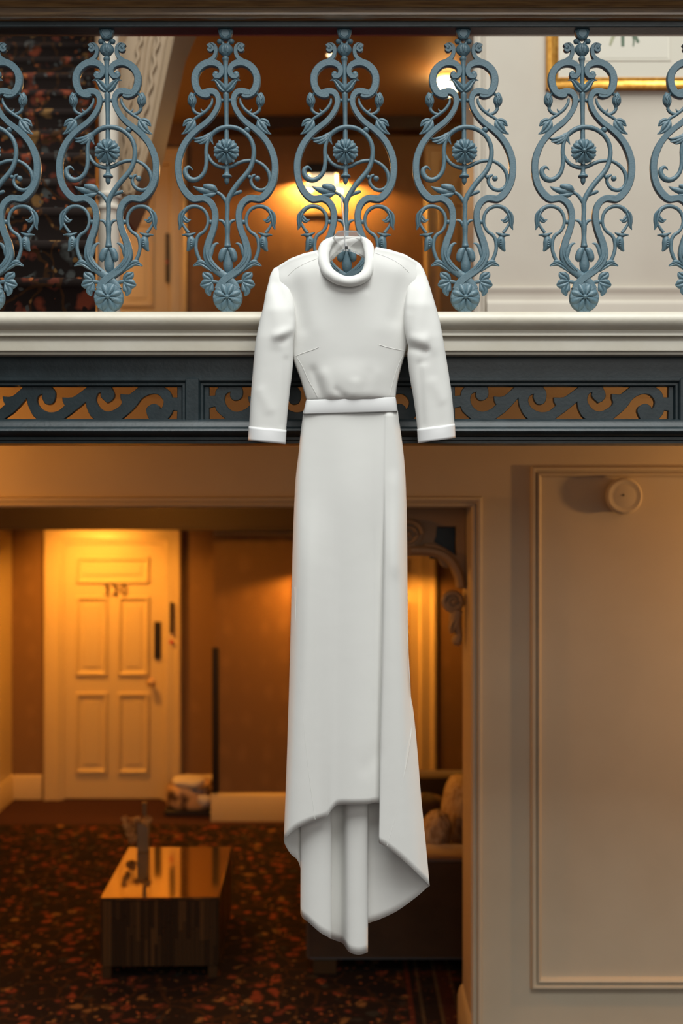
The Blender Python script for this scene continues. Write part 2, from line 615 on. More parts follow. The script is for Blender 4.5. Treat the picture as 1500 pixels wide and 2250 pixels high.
# arcade wall, lower storey: right pier and the wall over the opening; upper storey: right pier
struct(G().box(JX, 4.0, WY, WY + 0.4, 0, SOF).build('wall_front', M['wall_lamplit'], smooth=False))
struct(G().box(-4.0, JX, WY, WY + 0.4, HEAD, SOF).build('wall_front', M['wall_lamplit'], smooth=False))
struct(G().box(JX, 4.0, WY, WY + 0.4, UP, 6.2).build('wall_front', M['wall'], smooth=False))
struct(G().box(-4.2, -4.0, WY, 7, 0, 6.2).build('wall_left', M['wallpaper'], smooth=False))
struct(G().box(4.0, 4.2, WY, 7, 0, 6.2).build('wall_right', M['wall'], smooth=False))

# trim round the lower opening (double bead), wall panel, upper pier bead
BEAD = [(0.0, 0.0), (0.0, 0.014), (0.004, 0.024), (0.009, 0.026), (0.014, 0.024), (0.017, 0.008), (0.023, 0.006), (0.026, 0.020), (0.031, 0.023), (0.036, 0.020), (0.041, 0.006), (0.043, 0.0)]
t = G()
ring_prof = [(0.030, 0.0), (0.030, 0.016), (0.026, 0.026), (0.020, 0.029), (0.013, 0.026), (0.009, 0.010), (0.004, 0.008), (0.001, 0.016), (-0.004, 0.016), (-0.008, 0.010), (-0.012, 0.0)]
rings = []
for i, h in [(-a, b) for a, b in ring_prof]:
    x, z, y = JX + 0.002 - i, HEAD + 0.012 - i, WY - h
    rings.append([(-4.0, y, z), (x, y, z), (x, y, 0)])
t.rings(rings, closed=False)
struct(t.build('trim_1', M['wall_lamplit']))
px0, _, pz1 = P(1165, 1025, 4.5)
pz0 = P(1165, 2170, 4.5)[2]
struct(G().frame(px0, 3.4, pz0, pz1, BEAD, WY).build('trim_2', M['wall_lamplit']))
t = G()
t.rings([[(JX + 0.0 + a, WY - h, UP), (JX + a, WY - h, 6.2)] for a, h in
         [(0.0, 0.0), (0.0, 0.010), (0.012, 0.016), (0.020, 0.010), (0.026, 0.010), (0.034, 0.018), (0.044, 0.012), (0.048, 0.0)]], closed=False)
struct(t.build('trim_3', M['wall']))

SKIRT = [(0.0, 0.0), (-0.022, 0.0), (-0.022, 0.150), (-0.018, 0.160), (-0.018, 0.168), (-0.010, 0.190), (-0.004, 0.197), (0.0, 0.200)]


def skirt_x(x0, x1, y, z0, h=0.2, mat='skirting', name='baseboard_back', end=0):
    s = h / 0.2
    return struct(G().profx([(y + a, z0 + b * s) for a, b in SKIRT], x0, x1).build(name, M[mat]))


# baseboard in the jamb of the lower opening and along the pier
struct(G().rings([[(JX + a, WY - 0.0, b * 0.9) for a, b in SKIRT], [(JX + a, WY + 0.4, b * 0.9) for a, b in SKIRT]], cap=True)
       .build('baseboard_right', M['skirting']))
skirt_x(JX + 0.06, 4.0, WY, 0, 0.18, 'wall_lamplit', 'baseboard_front')
# tall baseboard of the upper pier with two mouldings
zb = P(0, 630, 4.5)[2]
z2 = P(0, 660, 4.5)[2]
struct(G().profx([(WY, UP), (WY - 0.030, UP), (WY - 0.030, z2 - 0.022), (WY - 0.026, z2 - 0.010), (WY - 0.016, z2 - 0.002), (WY - 0.014, z2 + 0.012),
                  (WY - 0.014, zb - 0.022), (WY - 0.018, zb - 0.014), (WY - 0.016, zb - 0.004), (WY - 0.006, zb), (WY, zb)], JX + 0.05, 4.0)
       .build('baseboard_front', M['wall']))

# hall behind the lower opening
AX0, AX1 = -2.54, -0.913
struct(G().box(AX1, 4.0, BY, BY + 0.15, 0, SOF).build('wall_back', M['wallpaper'], smooth=False))
struct(G().box(-4.0, AX1, AY, AY + 0.15, 0, SOF).build('wall_back', M['wallpaper'], smooth=False))
struct(G().box(AX1, AX1 + 0.15, BY + 0.15, AY, 0, SOF).build('wall_alcove', M['wallpaper'], smooth=False))
struct(G().box(AX0 - 0.15, AX0, BY, AY, 0, SOF).build('wall_alcove', M['doorpaint'], smooth=False))
struct(G().box(-4.0, AX0 - 0.15, BY, BY + 0.15, 0, SOF).build('wall_back', M['wallpaper'], smooth=False))
struct(G().box(-4.0, AX1, BY - 0.20, AY, 2.36, 2.40).build('ceiling_alcove', M['wall'], smooth=False))
bulk = G()
bulk.box(-4.0, 4.0, BY - 0.30, BY - 0.20, 2.085, SOF)
struct(bulk.build('trim_4', M['bulkhead'], smooth=False))
struct(G().profx([(BY - 0.02, 2.085), (BY - 0.035, 2.06), (BY - 0.03, 2.045), (BY, 2.035), (BY, 2.085)], AX1, 4.0).build('trim_5', M['skirting']))
struct(G().profx([(AY, 0), (AY - 0.001, 0)] and [(AY + a, b * 0.93) for a, b in SKIRT], AX0, -2.305).build('baseboard_back', M['skirting']))
struct(G().profx([(AY + a, b * 0.93) for a, b in SKIRT], -1.21, AX1).build('baseboard_back', M['skirting']))
struct(G().profx([(BY + a, b * 0.99) for a, b in SKIRT], AX1 - 0.02, 4.0).build('baseboard_back', M['skirting']))
struct(G().rings([[(AX0 - a, BY - 0.3, b * 0.93) for a, b in SKIRT], [(AX0 - a, AY, b * 0.93) for a, b in SKIRT]], cap=True)
       .build('baseboard_left', M['skirting']))
struct(G().box(AX0 - 0.15, AX0 - 0.001, BY - 0.3, BY, 0, SOF).build('wall_alcove', M['doorpaint'], smooth=False))
# thin dark strip where the hall wall begins
struct(G().bbox(AX1 - 0.012, AX1 + 0.035, BY - 0.018, BY + 0.03, 0.2, 1.24, 0.006).build('trim_6', M['darkmetal']))

# upper hall
UB = 5.63
UC = CAM_Z + 2.95
struct(G().box(-4.0, 4.0, UB, UB + 0.15, UP, 6.2).build('wall_back', M['wallpaper'], smooth=False))
struct(G().box(-1.30, 4.0, WY + 0.4, UB, UC, UC + 0.1).build('ceiling_upper', M['shaded_plaster'], smooth=False))
struct(G().box(-4.0, -1.30, 4.4, UB, UC, UC + 0.1).build('ceiling_upper', M['shaded_plaster'], smooth=False))
uh = P(430, 270, 8.35)[2]
struct(G().box(-1.05, 0.60, UB - 0.16, UB, uh, UC).build('trim_7', M['bulkhead'], smooth=False))


# ------------------------------------------------------------------ doors
def panel_door(name, x0, x1, z0, z1, yw, casing, number=None):
    """four tall panels under a top panel, with moulded casing; wall face at yw"""
    root = bpy.data.objects.new(name, None)
    COL.objects.link(root)
    struct(root)
    ox, oz = (x0 + x1) / 2, z0
    root.location = (ox, yw, oz)
    W, H = x1 - x0, z1 - z0
    X = lambda f: -W / 2 + f * W
    Z = lambda f: H * f
    y = 0.0
    slab_ = G().bbox(-W / 2, W / 2, y + 0.0, y + 0.05, 0.005, H, 0.003).build('door_leaf', M['doorpaint'], root)
    mould = [(0.0, 0.0), (0.0, 0.010), (0.006, 0.020), (0.018, 0.022), (0.026, 0.014), (0.032, 0.002), (0.034, 0.0)]
    zt = [(0.850, 0.942), (0.49, 0.788), (0.108, 0.412)]
    pans = [(0.135, 0.855, *zt[0]), (0.135, 0.43, *zt[1]), (0.565, 0.855, *zt[1]), (0.135, 0.43, *zt[2]), (0.565, 0.855, *zt[2])]
    for a, b, c, d in pans:
        G().frame(X(a) - 0.012, X(b) + 0.012, Z(c) - 0.012, Z(d) + 0.012, mould, y).build('panel_moulding', M['doorpaint'], root)
        G().bbox(X(a) + 0.05, X(b) - 0.05, y - 0.008, y + 0.01, Z(c) + 0.05, Z(d) - 0.05, 0.006).build('door_panel', M['doorpaint'], root)
    # casing
    cw = casing
    prof = [(0.0, 0.0), (0.0, 0.030), (0.012, 0.040), (0.030, 0.040), (0.040, 0.030), (0.085, 0.026), (0.100, 0.034), (0.115, 0.034),
            (0.125, 0.022), (cw, 0.018), (cw, -0.02)]
    rings = []
    for i, h in prof:
        a, c = W / 2 + cw - i, H + cw - i
        rings.append([(-a, y - h, 0), (-a, y - h, c), (a, y - h, c), (a, y - h, 0)])
    G().rings(rings, closed=False).build('casing', M['doorpaint'], root)
    return root, W, H


d0 = P(142, 1755, 8.77)
d1 = P(357, 1194, 8.77)
door, DW, DH = panel_door('door_1', d0[0], d1[0], 0.0, d1[2], AY - 0.02, 0.15)


def dl(px, py, y=0.0):
    q = P(px, py, 8.75)
    return (q[0] - door.location.x, y, q[2])


k = G().lathe([(0.028, 0.0), (0.028, 0.006), (0.010, 0.010), (0.010, 0.035), (0.024, 0.045), (0.030, 0.060), (0.024, 0.074), (0.001, 0.080)],
              dl(333, 1498), 'y').build('knob', M['brass'], door)
plabel(k, 'round brass knob')
a, b = dl(339, 1447), dl(354, 1366)
plabel(G().bbox(a[0], b[0], -0.022, 0.01, a[2], b[2], 0.004).build('lock_plate', M['darkmetal'], door), 'tall dark lock plate')
a, b = dl(375, 1390), dl(382, 1322)
plabel(G().bbox(a[0], b[0], -0.060, -0.03, a[2], b[2], 0.004).build('card_reader', M['darkmetal'], door), 'narrow dark card reader on casing')
plabel(G().lathe([(0.014, 0.0), (0.014, 0.02), (0.001, 0.024)], dl(378, 1409, -0.035), 'y', 12).build('red_button', M['red'], door), 'small red button')


def text_mesh(s, size):
    c = bpy.data.curves.new('digits', 'FONT')
    c.body = s
    c.size = size
    c.extrude = 0.004
    c.align_x = 'CENTER'
    o = bpy.data.objects.new('digits', c)
    COL.objects.link(o)
    me = bpy.data.meshes.new_from_object(o.evaluated_get(bpy.context.evaluated_depsgraph_get()))
    bpy.data.objects.remove(o)
    return me


nx, _, nz = dl(254, 1307)
for i, ch in enumerate('320'):
    me = text_mesh(ch, 0.115)
    for v in me.vertices:
        x, y, z = v.co
        v.co = (nx + (i - 1) * 0.066 + x, -0.012 + z, nz + y)
    plabel(link('door_number', me, M['stripmid'], door, smooth=False), 'dark bronze door numeral ' + ch)

# upper doors (left one seen behind the stair foot, right one by the pier)
ud = panel_door('door_2', -2.16, P(372, 0, 8.62)[0], UP, UP + 2.08, UB - 0.02, 0.13)[0]
q = P(367, 620, 8.55)
q2 = P(367, 512, 8.55)
ux, uz = q[0] - ud.location.x, q[2] - ud.location.z
plabel(G().bbox(ux - 0.012, ux + 0.012, -0.062, -0.035, uz, q2[2] - ud.location.z, 0.004).build('card_reader', M['darkmetal'], ud), 'narrow dark card reader on casing')
plabel(G().lathe([(0.010, 0.0), (0.010, 0.02), (0.001, 0.024)], (ux, -0.05, P(0, 576, 8.55)[2] - ud.location.z), 'y', 12).build('red_button', M['red'], ud), 'small red button')
cx = P(932, 0, 8.62)[0]
ud2 = panel_door('door_3', cx + 0.13, cx + 0.95, UP, UP + 2.10, UB - 0.02, 0.13)[0]
cx2 = P(958, 0, 8.15)[0]
ud3 = panel_door('door_4', cx2 - 0.10 - 0.75, cx2 - 0.10, 0, 1.98, BY - 0.02, 0.10)[0]

# ------------------------------------------------------------------ balustrade: coping and fretwork beam
ZS = 833.333


def zz(y):
    return CAM_Z + (1125 - y) / ZS


def xx(x):
    return (x - 750) / ZS


cop = [(0.12, zz(690)), (-0.035, zz(690)), (-0.050, zz(692)), (-0.062, zz(697)), (-0.070, zz(706)), (-0.071, zz(714)), (-0.066, zz(723)),
       (-0.056, zz(729)), (-0.046, zz(732)), (-0.046, zz(736)), (-0.050, zz(741)), (-0.050, zz(744)), (-0.034, zz(745)), (-0.034, zz(749)),
       (-0.038, zz(754)), (-0.038, zz(775)), (-0.026, zz(776)), (-0.026, zz(782)), (0.12, zz(782))]
struct(G().profx(cop, -4, 4).build('trim_8', M['coping']))

beam = bpy.data.objects.new('trim_9', None)
COL.objects.link(beam)
struct(beam)
beam.location = (0, 0, zz(975))
BZ = zz(975)
up = [(0.10, zz(782)), (0.012, zz(782)), (0.012, zz(827)), (0.004, zz(829)), (0.004, zz(835)), (0.10, zz(835))]
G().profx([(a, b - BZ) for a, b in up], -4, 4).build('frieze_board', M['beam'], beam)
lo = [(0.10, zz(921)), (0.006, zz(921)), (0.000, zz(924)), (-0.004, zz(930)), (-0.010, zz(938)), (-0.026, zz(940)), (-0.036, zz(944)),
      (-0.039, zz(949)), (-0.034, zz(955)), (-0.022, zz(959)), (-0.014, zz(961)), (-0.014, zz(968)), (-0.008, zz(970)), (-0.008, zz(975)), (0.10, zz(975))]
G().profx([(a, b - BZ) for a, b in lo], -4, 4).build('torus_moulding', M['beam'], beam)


def smooth_closed(pts, sub=5, corner=62):
    """round a polygon but keep its sharp corners"""
    n = len(pts)
    sharp = []
    for i in range(n):
        a, b, c = pts[i - 1], pts[i], pts[(i + 1) % n]
        v1 = (b[0] - a[0], b[1] - a[1])
        v2 = (c[0] - b[0], c[1] - b[1])
        ang = abs(math.atan2(v1[0] * v2[1] - v1[1] * v2[0], v1[0] * v2[0] + v1[1] * v2[1]))
        sharp.append(ang > math.radians(corner))
    out = []
    for i in range(n):
        p1, p2 = pts[i], pts[(i + 1) % n]
        p0 = (2 * p1[0] - p2[0], 2 * p1[1] - p2[1]) if sharp[i] else pts[i - 1]
        p3 = (2 * p2[0] - p1[0], 2 * p2[1] - p1[1]) if sharp[(i + 1) % n] else pts[(i + 2) % n]
        if sharp[i] and sharp[(i + 1) % n]:
            out.append(p1)
            continue
        for k in range(sub):
            t = k / sub
            t2, t3 = t * t, t ** 3
            out.append(tuple(0.5 * (2 * b + (c - a) * t + (2 * a - 5 * b + 4 * c - d) * t2 + (3 * b - a - 3 * c + d) * t3)
                             for a, b, c, d in zip(p0, p1, p2, p3)))
    return out


def flat_curve_mesh(loops, half):
    """filled outline with holes, given thickness"""
    cu = bpy.data.curves.new('fret', 'CURVE')
    cu.dimensions = '2D'
    cu.fill_mode = 'BOTH'
    cu.extrude = half
    cu.bevel_depth = 0.0012
    cu.bevel_resolution = 0
    for lp in loops:
        sp = cu.splines.new('POLY')
        sp.points.add(len(lp) - 1)
        for pnt, (x, y) in zip(sp.points, lp):
            pnt.co = (x, y, 0, 1)
        sp.use_cyclic_u = True
    o = bpy.data.objects.new('fret', cu)
    COL.objects.link(o)
    me = bpy.data.meshes.new_from_object(o.evaluated_get(bpy.context.evaluated_depsgraph_get()))
    bpy.data.objects.remove(o)
    for v in me.vertices:
        x, y, z = v.co
        v.co = (x, -z, y)
    return me


HOLES = [
    [(345, 420), (415, 420), (385, 450), (378, 480), (345, 482)],
    [(345, 540), (378, 533), (390, 560), (435, 600), (345, 600)],
    [(497, 420), (668, 420), (615, 470), (585, 486), (548, 485), (550, 505), (560, 525), (530, 550), (485, 563), (445, 545), (424, 505), (432, 470), (458, 457), (455, 480), (470, 500), (495, 500), (515, 480), (515, 445)],
    [(548, 600), (610, 555), (672, 487), (678, 530), (700, 575), (725, 600)],
    [(780, 420), (1000, 420), (920, 480), (890, 490), (853, 490), (855, 510), (865, 530), (830, 558), (785, 565), (740, 545), (720, 510), (728, 480), (752, 468), (750, 490), (765, 518), (790, 522), (808, 505), (812, 460)],
    [(853, 600), (915, 555), (972, 508), (980, 550), (1000, 585), (1022, 600)],
    [(1092, 420), (1262, 420), (1200, 470), (1180, 475), (1150, 472), (1150, 490), (1155, 520), (1130, 545), (1085, 562), (1045, 545), (1022, 505), (1030, 470), (1050, 458), (1050, 485), (1080, 515), (1105, 500), (1115, 470)],
    [(1150, 600), (1215, 545), (1260, 490), (1310, 468), (1345, 475), (1368, 505), (1365, 535), (1350, 552), (1345, 535), (1320, 522), (1290, 535), (1280, 560), (1297, 600)],
    [(1342, 420), (1440, 420), (1440, 490), (1412, 490), (1395, 455)],
    [(1385, 600), (1438, 600), (1440, 555), (1415, 552), (1405, 575)],
]


def fz(p):      # crop pixel -> panel metres (origin: left edge of opening, top y 841)
    return ((p[0] - 345) * 0.43333 / ZS, -(660 + p[1] * 0.43333 - 841) / ZS)


PW = (1475 - 1000) / ZS
PH = (921 - 841) / ZS
outer = [(-0.034, 0.010), (PW + 0.034, 0.010), (PW + 0.034, -PH - 0.010), (-0.034, -PH - 0.010)]
fret_me = flat_curve_mesh([outer] + [smooth_closed([fz(p) for p in h]) for h in HOLES], 0.007)
for i in range(-4, 4):
    x0 = xx(1000 + 543.5 * i)
    if i == -4:
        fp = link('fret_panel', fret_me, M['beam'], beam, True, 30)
        first = fp
    else:
        fp = first.copy()
        COL.objects.link(fp)
    fp.location = (x0, 0.030, zz(841) - BZ)
    # raised border round each panel and the post beside it
    g = G().frame(x0 - 0.030, x0 + PW + 0.030, zz(938) - BZ, zz(832) - BZ,
                  [(0.0, 0.0), (0.0, 0.014), (0.006, 0.014), (0.010, 0.008), (0.016, 0.008), (0.020, 0.0), (0.020, -0.008)], 0.020)
    g.build('panel_moulding', M['beam'], beam)
    xp = xx(1000 + 543.5 * i - 34.5)
    G().bbox(xp - 0.019, xp + 0.019, 0.002, 0.06, zz(937) - BZ, zz(829) - BZ, 0.003).build('post', M['beam'], beam)

# ------------------------------------------------------------------ handrail
hr = thing('handrail', 'varnished brown wooden handrail running on top of the blue iron balusters', 'handrail', (0, 0, zz(68)))
HZ = zz(68)
rail = [(0.070, zz(55)), (0.070, zz(-6)), (0.030, zz(-16)), (-0.020, zz(-18)), (-0.046, zz(-15)), (-0.052, zz(-12)), (-0.058, zz(0)), (-0.059, zz(2.5)),
        (-0.070, zz(3)), (-0.0755, zz(4.5)), (-0.079, zz(8.5)), (-0.0815, zz(12.5)), (-0.083, zz(16)), (-0.081, zz(19)), (-0.075, zz(23.5)), (-0.066, zz(25)),
        (-0.064, zz(28)), (-0.058, zz(33)), (-0.056, zz(36)), (-0.050, zz(37)), (-0.047, zz(43)), (-0.046, zz(49)), (-0.041, zz(52)), (-0.036, zz(55))]
G().profx([(a, b - HZ) for a, b in rail], -4, 4).build('wooden_rail', M['wood'], hr)
plabel(G().profx([(a, b - HZ) for a, b in [(0.024, zz(55)), (-0.024, zz(55)), (-0.024, zz(66)), (-0.021, zz(68)), (0.021, zz(68)), (0.024, zz(66))]], -4, 4)
       .build('iron_bar', M['beam'], hr), 'shade-darkened blue iron bar under the wood')

# ------------------------------------------------------------------ iron balusters
K = 0.21333 / ZS


def bx_(u):
    return (u - 752.3) * K


def bz_(v):
    return (3047 - v) * K


def axis(v):
    return 730 + 20 * (v - 170) / 2707


def L_(pts):          # crop units -> local metres
    return [(bx_(p[0]), bz_(p[1]), p[2] * K) for p in pts]


def mir(pts):
    return [(2 * axis(p[1]) - p[0], p[1], p[2]) for p in pts]


def dn(pts):          # second crop -> first crop frame
    return [(p[0], p[1] + 1547, p[2]) for p in pts]


SCROLL_A = [(912, 318, 12), (903, 335, 14), (880, 338, 15), (862, 318, 15), (868, 290, 16), (893, 276, 18), (918, 292, 17)]
NECK = [(885, 262, 6), (858, 272, 14), (838, 300, 20), (833, 345, 21), (846, 392, 22), (880, 428, 24), (940, 462, 22), (985, 500, 16)]
BAND_C = [(850, 580, 24), (838, 603, 27), (808, 606, 26), (782, 580, 27), (775, 540, 29), (795, 497, 32), (840, 470, 36), (900, 463, 38), (960, 482, 38),
          (1015, 530, 38), (1046, 590, 38), (1052, 655, 38), (1038, 720, 38), (1000, 775, 37), (945, 795, 37), (905, 782, 34)]
BAND_S = [(985, 775, 26), (945, 768, 34), (900, 758, 34), (855, 765, 33), (824, 800, 31), (812, 850, 29), (820, 905, 28), (845, 960, 28), (890, 1025, 28), (950, 1085, 29),
          (1030, 1145, 30), (1100, 1210, 32), (1160, 1285, 33), (1205, 1375, 35), (1232, 1470, 35), (1238, 1570, 35), (1222, 1680, 35), (1185, 1765, 36)] + \
    dn([(1135, 280, 37), (1085, 316, 36), (1035, 314, 34), (985, 310, 33), (935, 330, 34), (893, 378, 34), (870, 440, 33), (865, 510, 33), (876, 590, 33), (900, 670, 34),
        (930, 745, 36), (952, 830, 38), (955, 900, 40), (930, 965, 41), (880, 1030, 41), (810, 1085, 39), (740, 1135, 39), (685, 1190, 40), (650, 1250, 36)])
SIDE_VINE = dn([(1020, 965, 20), (1050, 900, 20), (1070, 820, 19), (1062, 735, 19), (1035, 685, 19), (985, 650, 17), (950, 595, 17), (940, 530, 17), (955, 465, 18), (1000, 412, 19),
                (1070, 388, 20), (1140, 402, 22), (1188, 445, 25)])
SIDE_LEAF1 = dn([(1180, 430, 14), (1210, 480, 26), (1222, 540, 24), (1224, 590, 16), (1240, 634, 4)])
SIDE_LEAF2 = dn([(1200, 455, 10), (1186, 510, 24), (1160, 540, 24), (1135, 535, 12), (1114, 524, 3)])
BUD_STEM = dn([(1208, 560, 14), (1180, 610, 15), (1142, 662, 18)])
CUP = dn([(1066, 660, 4), (1098, 676, 14), (1135, 690, 22), (1175, 684, 14), (1210, 686, 4)])
CUPBODY = dn([(1132, 690, 22), (1118, 740, 42), (1122, 780, 42), (1138, 820, 28), (1160, 852, 9)])
BUD_TOP = [(1097, 762, 6), (1092, 785, 28), (1088, 830, 46), (1085, 870, 44), (1080, 905, 24), (1080, 925, 14)]
STEM_UP = [(878, 825, 10), (884, 870, 15), (920, 930, 17), (985, 985, 17), (1045, 1022, 16), (1075, 1045, 14)]
STEM_SIDE = [(985, 985, 12), (1025, 985, 16), (1065, 960, 17), (1083, 925, 17)]
THORN = [(960, 965, 10), (985, 955, 10), (997, 932, 5)]
LEAF_A = [(1062, 1052, 10), (1085, 1095, 44), (1120, 1145, 42), (1155, 1175, 22), (1198, 1198, 4)]
LEAF_B = [(1070, 1050, 8), (1105, 1058, 30), (1145, 1075, 32), (1172, 1100, 16), (1186, 1112, 4)]
LOW_LEAF = dn([(905, 1060, 12), (955, 1015, 26), (1010, 982, 27), (1055, 985, 22), (1100, 1008, 6)])
LOW_LEAF2 = dn([(960, 1005, 8), (1000, 962, 16), (1040, 955, 12), (1062, 962, 4)])
ACANTH = dn([(945, 985, 12), (925, 900, 26), (905, 835, 24), (880, 792, 18), (850, 773, 11), (832, 776, 4)])
FLUTE1 = dn([(960, 820, 5), (955, 900, 12), (915, 985, 12), (850, 1050, 6)])
FLUTE2 = dn([(930, 850, 5), (925, 930, 10), (880, 1000, 10), (820, 1058, 5)])
TRE_STEM = dn([(800, 1190, 10), (850, 1172, 18), (905, 1163, 20)])
TRE1 = dn([(905, 1160, 12), (935, 1120, 32), (975, 1095, 32), (998, 1068, 8)])
TRE2 = dn([(905, 1165, 12), (950, 1180, 40), (1000, 1195, 34), (1032, 1200, 6)])
TRE3 = dn([(910, 1180, 14), (935, 1235, 36), (945, 1270, 28), (930, 1312, 8)])
VINE1 = dn([(751, 826, 10), (751, 818, 28), (750, 803, 37), (748, 772, 31), (748, 700, 25), (748, 600, 30), (745, 520, 24), (748, 430, 24), (748, 350, 26), (775, 280, 28), (825, 200, 28), (880, 130, 28), (945, 55, 27)]) + \
    [(985, 1540, 26), (1012, 1460, 25), (1020, 1370, 24), (1005, 1290, 24), (970, 1225, 24), (915, 1172, 24), (845, 1135, 25), (760, 1122, 26), (680, 1137, 27), (615, 1175, 26), (570, 1225, 22),
     (540, 1290, 20), (530, 1370, 21), (533, 1450, 22), (528, 1530, 22), (503, 1600, 23), (455, 1650, 25), (400, 1668, 28), (350, 1650, 30), (318, 1605, 28), (318, 1560, 24), (348, 1535, 18), (375, 1545, 10), (392, 1568, 3)]
VINE2 = [(545, 1400, 14), (570, 1455, 19), (620, 1505, 20), (700, 1533, 22), (780, 1525, 21), (860, 1488, 20), (940, 1465, 19), (1030, 1466, 18), (1100, 1500, 19), (1155, 1555, 20), (1182, 1615, 22), (1185, 1680, 20),
         (1160, 1735, 19), (1110, 1766, 20), (1055, 1760, 20), (1010, 1725, 19), (988, 1675, 18), (1000, 1628, 16), (1035, 1610, 14)]
LEAF_L = [(640, 1168, 8), (585, 1195, 26), (530, 1240, 40), (470, 1268, 30), (430, 1255, 18), (388, 1238, 4)]
LEAF_F = [[(590, 1188, 8), (530, 1225, 20), (465, 1242, 16), (425, 1246, 12), (388, 1236, 3)], [(575, 1200, 8), (525, 1248, 22), (468, 1272, 17), (430, 1276, 11), (408, 1272, 3)],
          [(570, 1215, 8), (535, 1262, 20), (495, 1288, 15), (470, 1297, 8), (455, 1296, 3)]]
LEAF_L2 = [(600, 1180, 8), (578, 1225, 20), (585, 1265, 14), (605, 1305, 3)]
LBR = dn([(738, 350, 20), (715, 310, 20), (680, 268, 18), (638, 245, 18)])
BUD_L1 = dn([(640, 236, 14), (600, 208, 38), (540, 190, 32), (500, 180, 12)])
BUD_L2 = dn([(640, 245, 16), (570, 240, 42), (500, 228, 34), (440, 208, 20), (398, 184, 4)])
BUD_L3 = dn([(630, 262, 10), (580, 278, 26), (530, 280, 16), (500, 268, 5)])
STUB = dn([(800, 275, 14), (845, 252, 20), (885, 238, 18), (900, 236, 8)])
FORKL = dn([(742, 620, 16), (722, 570, 20), (695, 540, 16), (660, 532, 12)])

LABELS = [
    ('blue iron scrollwork baluster cut by the left edge of the photo', -1),
    ('blue iron scrollwork baluster in front of the slender cream column', 0),
    ('blue iron scrollwork baluster between the cream column and the dress', 1),
    ('blue iron scrollwork baluster that the white dress hangs from', 2),
    ('blue iron scrollwork baluster just right of the dress, before the ceiling lamp', 3),
    ('blue iron scrollwork baluster overlapping the left edge of the gold picture frame', 4),
    ('blue iron scrollwork baluster cut by the right edge of the photo', 5),
]


